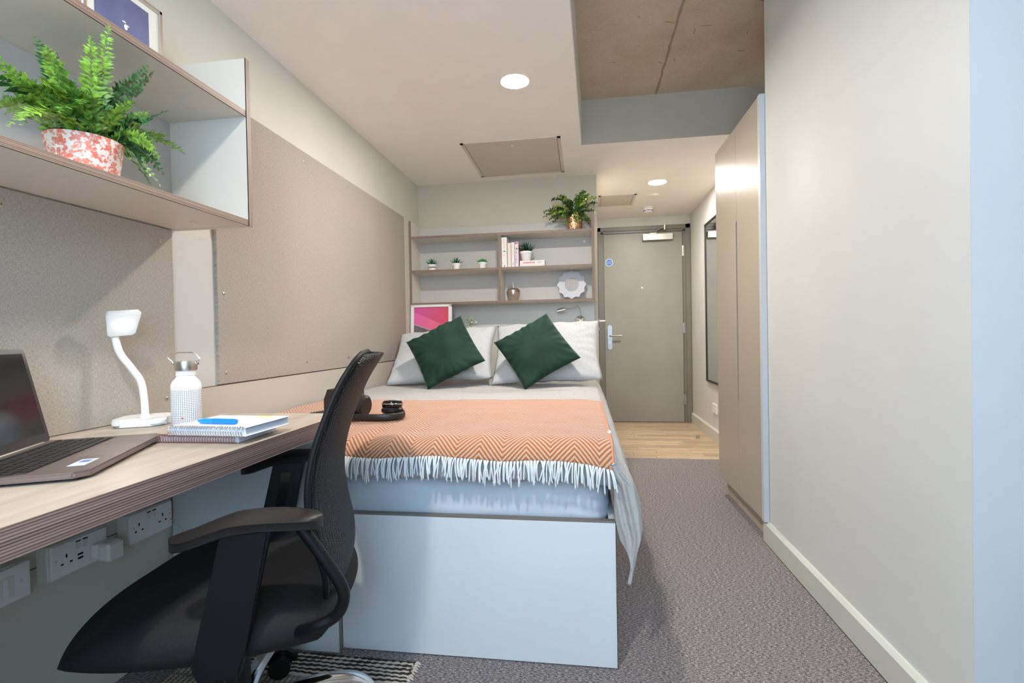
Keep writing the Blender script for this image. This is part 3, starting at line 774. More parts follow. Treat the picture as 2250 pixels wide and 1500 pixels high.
for s in (1, -1):
    # arm pad: long rounded slab, gently arched
    ox = 0 if s > 0 else .035; n = 26; b = B(); rings = []
    for i in range(n+1):
        t = i/n; x = ox-.245+.262*t; wv = .044*(max(.0, 1-abs(2*t-1)**3.2))**.5 + .004; arch = .012*math.sin(math.pi*min(1, t*1.15)) - (.018*max(0, t-.6)/.4)
        ring = []
        for k in range(16):
            a = 2*math.pi*k/16; yy = wv*math.copysign(abs(math.cos(a))**.7, math.cos(a)); zz = .0105*math.copysign(abs(math.sin(a))**.7, math.sin(a))
            ring.append((x, s*.262+yy*(1 if zz > 0 else .86), .633+arch+zz-(.006 if zz < 0 else 0)))
        rings.append(ring)
    vs = [v for r in rings for v in r]; fs = [tuple(range(16))[::-1], tuple(range(n*16, n*16+16))]
    for i in range(n):
        for k in range(16): fs.append((i*16+k, i*16+(k+1) % 16, (i+1)*16+(k+1) % 16, (i+1)*16+k))
    b._add(vs, fs); b.build('arm_pad', M('arm_pad_rubber', (32, 29, 28), .45, 0, .4, bump=(350, .35, .0008)), chair, smooth=True, world=False)
    # flat slanted post
    pst = B(); yo = s*.262
    pts = [(px_+ox, pz_) for px_, pz_ in [(-.155, .628), (-.07, .628), (-.015, .385), (-.03, .352), (-.095, .358), (-.108, .41)]]
    pst.prism(pts, yo-.014, yo+.014, 'y'); 
    bmesh.ops.bevel(pst.bm, geom=pst.bm.edges[:], offset=.005, segments=2, affect='EDGES')
    po_ = pst.build('arm_post', black_p, chair, world=False)
    B().prism([(ox-.118, .60), (ox-.092, .60), (ox-.062, .45), (ox-.088, .45)], yo-s*.0155, yo-s*.0125, 'y').build('height_slot', black_g, po_, world=False)
    B().tube(catmull([(-.06, yo, .37), (-.055, yo-s*.02, .356), (-.05, s*.12, .352), (-.05, s*.05, .35)], 5), .013, 8, flat=1.6).build('arm_bracket', black_p, chair, smooth='all', world=False)
    B().tube(catmull([(ox-.205, yo, .622), (ox-.238, yo, .57), (1.8*ox-.272, yo, .51), (2*ox-.280, yo, .475), (2*ox-.262, yo-s*.006, .44), (-.215, yo-s*.015, .418), (-.15, s*.19, .385), (-.10, s*.14, .37)], 6), .0115, 10).build('arm_tube', black_p, chair, smooth='all', world=False)
B().cyl((0, 0, .10), .037, .185, 28, r2=.034).lathe([(.038, .272), (.042, .285), (.04, .292), (.026, .292)], 28).build('column_cover', black_p, chair, smooth=True, world=False)
B().cyl((0, 0, .29), .0155, .05, 20).build('gas_piston', M('piston_dark', (60, 60, 64), .25, 1), chair, world=False)
wa = [104, 32, -40, -112, -184]
for k, ad in enumerate(wa):
    a = math.radians(ad)-chair.rotation_euler.z; d = Vector((math.cos(a), math.sin(a), 0)); sd = Vector((-d.y, d.x, 0))
    b = B(); pth = [(.03, .105, .024, .018), (.10, .125, .021, .016), (.18, .128, .020, .015), (.25, .118, .021, .014), (.29, .098, .021, .013), (.312, .075, .018, .010)]
    pts = catmull([Vector((r_, z_, 0)) for r_, z_, w_, t_ in pth], 4); wd_ = catmull([Vector((w_, t_, 0)) for r_, z_, w_, t_ in pth], 4)
    vs = []; fs = []; m_ = 14
    for i, (p, q) in enumerate(zip(pts, wd_)):
        tg = pts[min(i+1, len(pts)-1)]-pts[max(i-1, 0)]; nrm = Vector((-tg.y, tg.x, 0)).normalized()
        for k2 in range(m_):
            an = 2*math.pi*k2/m_
            c = d*(p.x+nrm.x*q.y*math.sin(an)) + Vector((0, 0, p.y+nrm.y*q.y*math.sin(an))) + sd*(q.x*math.cos(an)); vs.append(c)
    for i in range(len(pts)-1):
        for k2 in range(m_): fs.append((i*m_+k2, i*m_+(k2+1) % m_, (i+1)*m_+(k2+1) % m_, (i+1)*m_+k2))
    fs += [tuple(range(m_))[::-1], tuple(range((len(pts)-1)*m_, len(pts)*m_))]
    b._add(vs, fs); lg = b.build('base_leg', chrome, chair, smooth='all', world=False)
    c = d*.287; w2 = d*.0
    mt = Matrix.Translation(c) @ Matrix.Rotation(math.radians(24)-chair.rotation_euler.z, 4, 'Z')
    cs = B(); 
    for yy in (-.024, .006): cs.cyl((0.0, yy, .031), .030, .018, 22, 'y', mt=mt)
    cs.cyl((0, -.006, .04), .013, .012, 12, 'y', mt=mt)
    cs.build('caster', M('caster_black', (20, 20, 22), .35), chair, smooth=True, world=False)
    h_ = B(); h_.tube([(.034*math.cos(t), 0, .033+.034*math.sin(t)) for t in [math.pi*(.05+.9*i/10) for i in range(11)]], .005, 8, flat=3.6, mt=mt); h_.tube([(0, 0, .06), (0, 0, .09)], .007, 8, mt=mt)
    h_.build('caster_hood', black_g, chair, smooth=True, world=False)

# ------------------------------------------------------------------ rug
rug = empty('rug', (-.87, 1.1, 0), 'woven rug with black and cream stripes and shaggy band under the chair', 'rug')
cr = M('rug_cream_yarn', (196, 184, 168), .95, bump=(240, .8, .003)); bk_ = M('rug_black_yarn', (44, 40, 40), .95, bump=(240, .8, .003)); 
B().box(-1.22, -.515, .70, 1.425, .0005, .005).build('backing', M('rug_backing', (120, 110, 100), .95), rug)
rk = random.Random(9)
def yarn(y, mat, x0=-1.22, x1=-.515, r=.0052):
    ph = rk.uniform(0, 6); pts = [(x, y+.0018*math.sin(x*40+ph)+.004*math.sin(x*5+1), .0055+.0015*math.sin(x*260+ph)) for x in [x0+(x1-x0)*i/90 for i in range(91)]]
    B().tube(pts, r, 6).build('yarn_row', mat, rug, smooth='all')
y = 1.418
for i in range(12):
    yarn(y, bk_ if i % 2 == 0 else cr, x1=-.515+rk.uniform(-.006, .012)); y -= .0082
kn = []
while y > 1.155:
    b = B(); x = -1.22
    while x < -.52:
        hh = rk.uniform(.004, .008)
        b._add([(x, y, .004), (x+.008, y-.002, .004+hh), (x+.015, y, .004), (x+.008, y-.010, .004), (x+.008, y+.004, .003)], [(0, 3, 1), (3, 2, 1), (2, 4, 1), (4, 0, 1)])
        x += .0155
    o = b.build('chunky_weave_row', cr if rk.random() < .8 else M('rug_grey_yarn', (150, 144, 138), .95), rug, smooth='all'); y -= .0095
b = B()
for i in range(9000):
    x = rk.uniform(-1.22, -.53); yy = rk.uniform(.72, y); a = rk.uniform(0, 6.28); L = rk.uniform(.01, .02); q = .0014
    dx, dy = math.cos(a), math.sin(a)
    b._add([(x-dy*q, yy+dx*q, .004), (x+dy*q, yy-dx*q, .004), (x+dx*L*.6, yy+dy*L*.6, .004+L*.8)], [(0, 1, 2)])
pile = b.build('shag_pile', bk_, rug, keep_normals=True); pile['kind'] = 'stuff'
b = B()
yy = .73
while yy < 1.42:
    b.tube([(-.515, yy, .006), (-.507, yy+.004, .008), (-.500+rk.uniform(-.003, .006), yy+.001, .004)], [.004, .0045, .002], 5); yy += .011
b.build('selvedge', cr, rug, smooth='all')

# ------------------------------------------------------------------ sockets under the desk
SX = XL
def plate(name, y0, y1, z0, z1, label):
    e = empty(name, (SX, (y0+y1)/2, z0), label, 'socket')
    B().rbox(SX, SX+.034, y0-.002, y1+.002, z0-.002, z1+.002, .003).build('back_box', off_p, e)
    B().rbox(SX+.034, SX+.043, y0, y1, z0, z1, .003).build('socket_plate', white_p, e)
    return e
def pins(e, yc, zc, b=None):
    B().box(SX+.0425, SX+.0435, yc-.002, yc+.002, zc+.006, zc+.015).box(SX+.0425, SX+.0435, yc-.0145, yc-.008, zc-.010, zc-.006).box(SX+.0425, SX+.0435, yc+.008, yc+.0145, zc-.010, zc-.006).build('pin_holes', dark_hole, e)
def switches(e, ys, zc):
    for y in ys:
        B().rbox(SX+.043, SX+.046, y-.006, y+.006, zc-.010, zc+.010, .001, 1).build('rocker_switch', off_p, e)
        B().box(SX+.0431, SX+.0464, y-.0055, y+.0055, zc+.0095, zc+.0115).build('switch_line', dark_hole, e)
def screws(e, pts):
    for (y, z) in pts: B().cyl((SX+.0425, y, z), .0028, .0012, 12, 'x').build('screw', steel, e)
# kept where the photograph shows them (front faces stand proud of the wall)
e1 = plate('usb_double_socket', 1.045, 1.192, .392, .476, 'white double socket with two USB ports and an adapter plugged in')
pins(e1, 1.083, .432); switches(e1, (1.112, 1.130), .458); screws(e1, ((1.058, .437), (1.18, .437)))
B().box(SX+.0425, SX+.0436, 1.111, 1.125, .430, .435).box(SX+.0425, SX+.0436, 1.111, 1.125, .420, .425).build('usb_port', dark_hole, e1)
e2 = plate('double_socket', 1.262, 1.412, .392, .476, 'white double wall socket under the desk nearest the bed')
pins(e2, 1.292, .432); pins(e2, 1.375, .432); switches(e2, (1.325, 1.343), .458); screws(e2, ((1.274, .437), (1.402, .437)))
e3 = plate('data_socket', .845, 1.0, .386, .470, 'white data outlet plate under the desk at the picture edge')
B().rbox(SX+.043, SX+.0445, .875, .965, .402, .45, .001, 1).build('module_frame', off_p, e3); screws(e3, ((.863, .43), (.98, .43)))
B().box(SX+.0444, SX+.046, .893, .905, .404, .448).build('module_bar', white_p, e3); B().box(SX+.0444, SX+.046, .94, .95, .404, .448).build('module_bar', white_p, e3)
B().box(SX+.0444, SX+.0452, .91, .93, .408, .42).build('jack', M('jack_shadow', (70, 70, 72), .8), e3)
B().box(SX+.0444, SX+.0450, .908, .934, .436, .4375).box(SX+.0444, SX+.0450, .908, .934, .431, .4325).build('marking_lines', M('ink_grey', (70, 76, 100), .6), e3)
ad = empty('plug_adapter', (SX+.043, 1.165, .40), 'white plug adapter pushed into the USB socket under the desk', 'adapter')
B().rbox(SX+.0435, SX+.062, 1.145, 1.187, .404, .444, .005).build('plug_base', white_p, ad)
B().rbox(SX+.062, SX+.098, 1.143, 1.189, .396, .448, .009, 3).build('adapter_body', white_p, ad)
B().rbox(SX+.098, SX+.102, 1.146, 1.186, .399, .445, .002, 1).build('end_cap', off_p, ad)
st(B().box(SX, SX+.004, .3, 1.463, .428, .4285).build('trim_8', gap_m))
wr_ = B().tube(catmull([(SX+.045, 1.40, .42), (SX+.06, 1.41, .40), (SX+.075, 1.425, .36), (SX+.06, 1.43, .28), (SX+.05, 1.43, .2)], 6), .0012, 5).build('thin_cable', M('cable_pale', (180, 185, 190), .5), None, smooth='all')
tag(wr_, 'thin pale wire hanging from the double socket nearest the bed', 'cable')

# ------------------------------------------------------------------ laptop
ZD = .747
LB = Vector((-1.222, .973, ZD)); ax = Vector((.433, -.901, 0)); fx = Vector((.901, .433, 0))   # ax: along the hinge, fx: towards the user
lap = empty('laptop', (LB.x, LB.y, ZD), 'open brown-grey laptop with black screen at the near desk end', 'laptop', rz=math.atan2(ax.y, ax.x))
# local: +x along hinge (0..0.37), +y... world fx in local = rotate; ax rotated +90 = (.901,.433) = fx -> local +y
WLp, DL = .372, .232
lapm = M('laptop_metal', (142, 128, 124), .38, .75, bump=(600, .05)); lapd = M('laptop_bezel', (58, 50, 48), .4, .3)
b = B()
sh = [(0, 0), (WLp, 0), (WLp, DL-.02), (WLp-.02, DL), (.02, DL), (0, DL-.02)]
b.prism([(x, y) for x, y in sh], .005, .0165, 'z'); bmesh.ops.bevel(b.bm, geom=[e for e in b.bm.edges], offset=.003, segments=2, affect='EDGES')
b.build('base', lapm, lap, world=False)
B().box(.018, WLp-.018, .012, DL-.02, .0, .006).build('rubber_feet', black_p, lap, world=False)
B().box(.018, WLp-.018, .022, .138, .0163, .0168).build('keyboard_well', lapd, lap, world=False)
km = M('key_black', (34, 30, 30), .5); keyme = None
for r in range(6):
    ky = .027+r*.0185; kx = .022+(r % 3)*.003; h_ = .009 if r == 0 else .0155; j = 0
    while kx < WLp-.03:
        wk = .0155
        if r == 5 and 4 <= j <= 4: wk = .0155*5+.012
        if keyme is None:
            ko = B().rbox(-.5, .5, -.5, .5, 0, 1, .12, 1).build('key', km, lap, world=False); keyme = ko.data
        else:
            ko = bpy.data.objects.new('key', keyme); COL.objects.link(ko); ko.parent = lap
        ko.location = (kx+wk/2, ky+h_/2, .0166); ko.scale = (wk, h_, .0022); kx += wk+.003; j += 1
B().rbox(.125, .235, .150, .222, .0163, .0167, .0002, 1).build('touchpad', M('touchpad_metal', (150, 136, 131), .3, .7), lap, world=False)
stk = B().box(WLp-.11, WLp-.055, .178, .205, .0165, .0169).build('sticker', M('sticker_pale', (214, 222, 232), .35), lap, world=False)
B().box(WLp-.10, WLp-.082, .184, .199, .0169, .0171).build('sticker_mark', M('sticker_blue', (84, 118, 190), .35), stk, world=False)
ti = math.radians(78); sc = Matrix.Translation((0, .002, .016)) @ Matrix.Rotation(-(math.pi-ti), 4, 'X') 
# screen panel lies in local XY (y = height) then stands up about the hinge
sm4 = Matrix.Translation((0, .004, .014)) @ Matrix(((1, 0, 0, 0), (0, -math.cos(ti), math.sin(ti), 0), (0, math.sin(ti), math.cos(ti), 0), (0, 0, 0, 1)))
HS = .218
def rrect(x0, x1, y0, y1, r, n=5):
    o = []
    for cx, cy, a0 in ((x1-r, y1-r, 0), (x0+r, y1-r, 90), (x0+r, y0+r, 180), (x1-r, y0+r, 270)):
        for i in range(n+1): a = math.radians(a0+90*i/n); o.append((cx+r*math.cos(a), cy+r*math.sin(a)))
    return o
B().prism(rrect(0, WLp, .002, HS, .010), -.0045, 0, 'z', mt=sm4).build('lid', lapd, lap, world=False)
B().prism(rrect(.012, WLp-.012, .022, HS-.011, .001), 0, .0006, 'z', mt=sm4).build('screen', M('screen_off', (18, 17, 17), .14, var=(2, .3)), lap, world=False)
B().cyl((.03, .004, .0135), .005, WLp-.06, 12, 'x').build('hinge', M('hinge_light', (190, 180, 172), .3, .8), lap, smooth=True, world=False)

# ------------------------------------------------------------------ desk lamp
lp = empty('desk_lamp', (-1.262, 1.268, ZD), 'white flexible-neck LED desk lamp, switched on', 'lamp', rz=math.radians(24))
b = B(); 
for (s_, z0, z1) in ((1, .0, .016),): b.prism(rrect(-.066, .066, -.066, .066, .03, 6), .002, .022)
bmesh.ops.bevel(b.bm, geom=[e for e in b.bm.edges if abs(e.verts[0].co.z-e.verts[1].co.z) < 1e-6], offset=.006, segments=3, affect='EDGES')
b.build('base', white_p, lp, smooth=True, world=False)
B().prism(rrect(-.062, .062, -.062, .062, .028, 6), 0, .003).build('foot', M('foot_grey', (120, 118, 116), .7), lp, world=False)
B().box(-.008, .008, -.034, -.032, .0218, .0223).build('logo_line', M('ink_mark', (130, 130, 130), .5), lp, world=False)
lr = Matrix.Rotation(-math.radians(24), 4, 'Z')
def lw(x, y, z): return lr @ (Vector((x, y, z))-Vector((-1.262, 1.268, ZD)))
B().tube(catmull([lw(-1.262, 1.268, .762), lw(-1.264, 1.268, .82), lw(-1.268, 1.262, .872), lw(-1.282, 1.248, .91), lw(-1.300, 1.230, .955), lw(-1.306, 1.222, 1.0)], 8), [.0095]*41, 14).lathe([(.016, .0), (.013, .006), (.0098, .012)], 20, tuple(lw(-1.262, 1.268, .763))).build('flexible_neck', white_p, lp, smooth=True, world=False)
# head: a thin tapered square plate tilted to the room
hc = Vector((-1.273, 1.216, 1.034)); nz = Vector((.72, -.50, -.46)).normalized()
hx = Vector((.62, .78, .06)); hx = (hx-nz*hx.dot(nz)).normalized(); hy = nz.cross(hx)
if hy.z < 0: hy = -hy; hx = -hx
hm = Matrix(((hx.x, hy.x, nz.x, hc.x), (hx.y, hy.y, nz.y, hc.y), (hx.z, hy.z, nz.z, hc.z), (0, 0, 0, 1)))
hl = lr @ Matrix.Translation(-Vector((-1.262, 1.268, ZD))) @ hm
def trap(sc_=1): 
    return [(x*sc_, y*sc_) for x, y in ((-.036, .030), (-.031, .036), (.037, .038), (.043, .032), (.028, -.028), (.021, -.034), (-.029, -.036), (-.035, -.030))]
B().prism(trap(), -.016, .0, 'z', mt=hl).build('lamp_head', white_p, lp, world=False)
B().prism(trap(.9), 0, .0012, 'z', mt=hl).build('diffuser', M('lamp_diffuser', (244, 242, 236), .3), lp, world=False)
B().cyl((0, .002, .0012), .0155, .001, 24, mt=hl @ Matrix.Diagonal((1.15, .8, 1, 1))).build('glowing_led', emis('desk_led', (1, .97, .93, 1), 28), lp, world=False)

# ------------------------------------------------------------------ bottle
bo = empty('water_bottle', (-1.142, 1.285, ZD), 'white drinks bottle with tiny printed marks and steel loop cap', 'bottle', rz=.3)
def print_mat():
    t = NT('bottle_print'); tc = t.tc((1, 1, 1)); s = t.node('ShaderNodeSeparateXYZ'); t.l.new(tc, s.inputs[0])
    ang = t.math('ARCTAN2', s.outputs[1], s.outputs[0])
    a = t.math('PINGPONG', t.math('MULTIPLY', t.math('ADD', ang, 7.0), 46/2/math.pi), .5)
    z = t.math('PINGPONG', t.math('MULTIPLY', s.outputs[2], 200.0), .5)
    nz_ = t.noise(tc, 300, 1)
    a_ = t.math('LESS_THAN', a, .22); z_ = t.math('LESS_THAN', z, .26)
    w_ = t.math('MULTIPLY', t.math('MULTIPLY', a_, z_), t.math('MULTIPLY', t.math('GREATER_THAN', s.outputs[2], .004), t.math('LESS_THAN', s.outputs[2], .100)))
    mx = t.node('ShaderNodeMixRGB'); t.l.new(w_, mx.inputs[0]); mx.inputs[1].default_value = rgb(240, 241, 243); mx.inputs[2].default_value = rgb(92, 104, 140)
    t.col(mx.outputs[0]); t.b.inputs['Roughness'].default_value = .25; return t.m
B().lathe([(.036, 0), (.0385, .004), (.0385, .110), (.0375, .116), (.033, .124), (.027, .131), (.0245, .135), (.0245, .139), (.0262, .141), (.0245, .143), (.0245, .146), (.0262, .148), (.0245, .150), (.0245, .154)], 48).build('body', print_mat(), bo, smooth=True, world=False)
B().lathe([(.0285, .154), (.0292, .156), (.0292, .178), (.028, .1805), (.001, .181)], 40).build('cap', steel, bo, smooth=True, world=False)
B().tube([(-.0335, 0, .172), (-.034, 0, .178), (-.046, 0, .190), (-.042, 0, .196), (-.018, 0, .205), (.018, 0, .205), (.030, 0, .198), (.038, 0, .186), (.031, 0, .174)], .0017, 8).cyl((-.036, 0, .172), .003, .07, 10, 'x').build('carry_loop', chrome, bo, smooth=True, world=False)
B().prism([(-.0035, .0008), (-.0018, .0022), (0, .001), (.0018, .0022), (.0035, .0008), (0, -.0032)], -.0003, .0003, 'z', mt=Matrix.Rotation(-1.42, 4, 'Z') @ Matrix.Translation((.0388, 0, .020)) @ Matrix(((0, 0, 1, 0), (1, 0, 0, 0), (0, 1, 0, 0), (0, 0, 0, 1)))).build('red_heart', M('heart_red', (214, 40, 36), .4), bo, world=False)

# ------------------------------------------------------------------ notebooks, pen
page = M('page_edges', (222, 226, 234), .7, bump=(900, .1, .0005))
def notebook(x0, y0, L, W, z, h, rot, cover, wire, label):
    e = empty('spiral_notebook', (x0, y0, z), label, 'notebook', 'spiral notebooks on the desk', rz=rot)
    B().box(.004, L-.004, .008, W-.002, .0015, h-.0015).build('pages', page, e, world=False)
    B().rbox(0, L, .003, W, h-.0016, h, .0006, 1).rbox(0, L, .003, W, 0, .0016, .0006, 1).build('cover', cover, e, world=False)
    n = 30; 
    ring = B().tube([(0, .0055+(h/2+.0012)*math.cos(t)*.9, h/2+(h/2+.0012)*math.sin(t)) for t in [2*math.pi*i/14 for i in range(14)]], .0007, 5, closed=True).build('wire_ring', wire, e, smooth='all', world=False)
    for i in range(n):
        x = .008+(L-.016)*i/(n-1)
        for dx in (0, .0022):
            if i == 0 and dx == 0: ring.location = (x, 0, 0); continue
            o = ring.copy(); COL.objects.link(o); o.parent = e; o.location = (x+dx, 0, 0)
    return e
notebook(-1.000, 1.030, .210, .155, ZD, .0175, .02, M('cover_kraft_grey', (150, 138, 130), .6), M('wire_copper', (176, 124, 108), .3, 1), 'thinner copper-wired notebook lying under the other on the desk')
notebook(-.966, 1.026, .205, .165, ZD+.019, .0205, -.03, M('cover_white', (236, 238, 242), .45), chrome, 'silver-wired white notebook lying on top of the other, pen on it')
pn = empty('highlighter_pen', (-.865, 1.065, ZD+.046), 'bright blue highlighter pen lying on the white notebook', 'pen', rz=-.08)
B().lathe([(.003, -.055), (.0058, -.046), (.0065, -.03), (.0065, -.012)], 18, mt=Matrix.Rotation(math.pi/2, 4, 'Y')).build('cap', M('pen_blue', (38, 150, 240), .3), pn, smooth=True, world=False)
B().lathe([(.0068, -.012), (.0068, .045), (.0056, .052), (.002, .054)], 18, mt=Matrix.Rotation(math.pi/2, 4, 'Y')).build('barrel', M('pen_blue_dark', (30, 134, 228), .35), pn, smooth=True, world=False)
tb_ = B().box(-.84, -.80, 1.17, 1.184, ZD+.0392, ZD+.0396).build('sticky_tab', M('tab_yellow', (240, 226, 110), .6)); tag(tb_, 'pale yellow sticky tab at the far edge of the top notebook', 'sticky note')

# ------------------------------------------------------------------ framed print on the wall shelf
fp = empty('framed_print', (-1.25, 1.225, 1.727), 'silver-framed print with a dark blue picture on top of the wall shelf', 'picture')
fy0, fy1, fz1, fxx = 1.100, 1.346, 1.978, -1.25
b = B()
for q in ((fy0, fy0+.012, 1.7275, fz1), (fy1-.012, fy1, 1.7275, fz1), (fy0, fy1, 1.7275, 1.7395), (fy0, fy1, fz1-.012, fz1)): b.rbox(fxx-.010, fxx+.008, q[0], q[1], q[2], q[3], .002, 1)
b.build('frame', M('silver_frame', (205, 196, 186), .2, .9), fp)
B().box(fxx-.006, fxx+.002, fy0+.012, fy1-.012, 1.7395, fz1-.012).build('mat_board', M('mat_white', (226, 222, 212), .6), fp)
B().box(fxx+.0021, fxx+.0028, 1.136, 1.301, 1.775, 1.948).build('print', M('print_blue', (96, 100, 142), .5, var=(9, .1)), fp)
mo = B().sphere((fxx+.003, 1.226, 1.862), .008, .1, .7, 1, 6).sphere((fxx+.003, 1.221, 1.874), .005, .1, 1.2, .5, 6).sphere((fxx+.003, 1.232, 1.868), .004, .1, 1.3, .5, 6)
mo.build('painted_figure', M('paint_white', (232, 230, 230), .6), fp)
B().tube([(fxx-.012, 1.340, 1.745), (fxx-.012, 1.352, 1.82), (fxx-.012, 1.352, 1.90)], .0015, 5).build('stand', gap_m, fp)

# ------------------------------------------------------------------ fern
fc = Vector((-1.168, 1.03, 1.3755))
fern = empty('potted_fern', fc, 'bushy green fern in a white pot with coral flower pattern', 'plant')
def floral():
    t = NT('coral_flower_print'); v = t.tc((1, 1, 1))
    vo = t.node('ShaderNodeTexVoronoi'); vo.inputs['Scale'].default_value = 40; t.l.new(v, vo.inputs['Vector'])
    rings = t.math('SINE', t.math('MULTIPLY', vo.outputs['Distance'], 34.0))
    n1 = t.noise(v, 105, 4, .6); n2 = t.noise(v, 42, 3, .5)
    rose = t.math('LESS_THAN', vo.outputs['Distance'], .34)
    a = t.math('MULTIPLY', rose, t.math('ADD', t.math('MULTIPLY', rings, .22), .42))
    leafm = t.math('GREATER_THAN', t.math('ADD', t.math('MULTIPLY', n1, .65), t.math('MULTIPLY', n2, .35)), .495)
    s_ = t.math('MAXIMUM', a, t.math('MULTIPLY', leafm, t.math('ADD', t.math('MULTIPLY', n1, .9), .12)))
    t.col(t.ramp(s_, [(.12, rgb(226, 216, 206)), (.40, rgb(230, 170, 154)), (.72, rgb(214, 104, 86))])); t.b.inputs['Roughness'].default_value = .45
    return t.m
B().lathe([(.060, 0), (.064, .004), (.0745, .084), (.0755, .088), (.073, .088), (.068, .07), (.001, .068)], 56).build('pot', floral(), fern, smooth=True, world=False)
B().cyl((0, 0, .068), .069, .004, 32).build('soil', M('soil', (48, 40, 30), .9), fern, world=False)
def leafm(name, c, rough=.42):
    t = NT(name); f = t.noise(t.tc(), 90, 2); k = [tuple(x*.75 for x in c), tuple(min(255, x*1.15) for x in c)]
    t.col(t.ramp(f, [(.35, rgb(*k[0])), (.65, rgb(*k[1]))])); t.b.inputs['Roughness'].default_value = rough
    t.b.inputs['Subsurface Weight'].default_value = 0.0; t.b.inputs['Transmission Weight'].default_value = 0.0
    return t.m
greens = [leafm('fern_green_bright', (126, 168, 58)), leafm('fern_green_mid', (98, 146, 56)), leafm('fern_green_deep', (58, 112, 56)), leafm('fern_green_pale', (142, 176, 104))]
rf = random.Random(12)
def frond(base, tip, sag, mat, leafL=.022, stemr=.0011, n=20):
    b = B(); a = Vector(base); c = Vector(tip); mid = (a+c)/2+Vector((0, 0, sag)); P = bez(a, mid, c, n)
    b.tube(P, [stemr*(1-.6*i/n) for i in range(n+1)], 5)
    side = (c-a).cross(Vector((0, 0, 1)));  side = side.normalized() if side.length > 1e-5 else Vector((1, 0, 0))
    tw = rf.uniform(-.8, .8)
    for i in range(3, n+1):
        d = (P[i]-P[i-1]).normalized(); sd = (side - d*side.dot(d)).normalized(); nr = d.cross(sd)
        sd2 = sd*math.cos(tw)+nr*math.sin(tw); nr2 = d.cross(sd2)
        prof = math.sin(math.pi*min(1, (i/n)*.86+.12))**.6
        for s in (-1, 1):
            for q in range(2):
                L = leafL*prof*rf.uniform(.75, 1.15); o = P[i]-d*(.004*q)
                dirn = (sd2*s*.9+d*rf.uniform(.25, .6)+nr2*rf.uniform(-.35, .35)).normalized(); wv = dirn.cross(nr2).normalized()*L*.24; dn = nr2*L*.1
                p0 = o; p1 = o+dirn*L*.35+wv; p2 = o+dirn*L-dn; p3 = o+dirn*L*.35-wv; pm = o+dirn*L*.42+dn*1.1
                b._add([p0, p1, p2, p3, pm], [(0, 1, 4), (1, 2, 4), (2, 3, 4), (3, 0, 4)])
                if q == 0 and rf.random() < .5: break
    return b.build('frond', mat, fern, world=False, smooth='all', keep_normals=True)
tips = [(-1.045, .985, 1.70), (-1.06, .955, 1.655), (-1.06, 1.10, 1.668), (-1.08, 1.14, 1.68), (-1.06, .872, 1.572), (-1.09, .885, 1.60), (-1.1, 1.253, 1.512), (-1.1, 1.168, 1.396), (-1.095, 1.125, 1.40), (-1.1, 1.203, 1.61), (-1.13, .84, 1.495), (-1.14, .83, 1.45), (-1.10, .82, 1.41), (-1.12, .86, 1.43), (-1.16, .80, 1.50), (-1.13, .90, 1.63), (-1.22, .88, 1.60),
        (-1.12, 1.22, 1.55), (-1.05, 1.12, 1.44), (-1.16, 1.24, 1.47), (-1.26, 1.2, 1.55), (-1.24, 1.1, 1.63), (-1.28, .95, 1.6), (-1.1, .93, 1.52), (-1.05, 1.05, 1.56), (-1.08, 1.0, 1.60), (-1.1, 1.07, 1.62), (-1.12, 1.12, 1.56), (-1.06, .93, 1.50), (-1.14, 1.18, 1.60), (-1.2, 1.25, 1.42), (-1.19, .78, 1.42), (-1.06, 1.09, 1.52), (-1.2, 1.0, 1.66),
        (-1.08, .90, 1.47), (-1.07, .86, 1.51), (-1.12, .80, 1.54), (-1.10, 1.15, 1.50), (-1.12, 1.20, 1.44), (-1.09, 1.02, 1.53), (-1.11, .97, 1.55), (-1.13, 1.05, 1.57)]
for i, t_ in enumerate(tips):
    tp = Vector(t_)-fc; ba = Vector((rf.uniform(-.035, .035), rf.uniform(-.035, .035), .078)); dist = (tp-ba).length
    sag = max(.03, .11-tp.z*.2) if tp.z < .16 else rf.uniform(.005, .03)
    frond(ba+Vector((tp.x, tp.y, 0)).normalized()*.015, tp, sag, greens[(i*7+i//3) % 4] if i > 1 else greens[0], leafL=.030 if i % 3 else .024, n=18 if dist < .2 else 24)

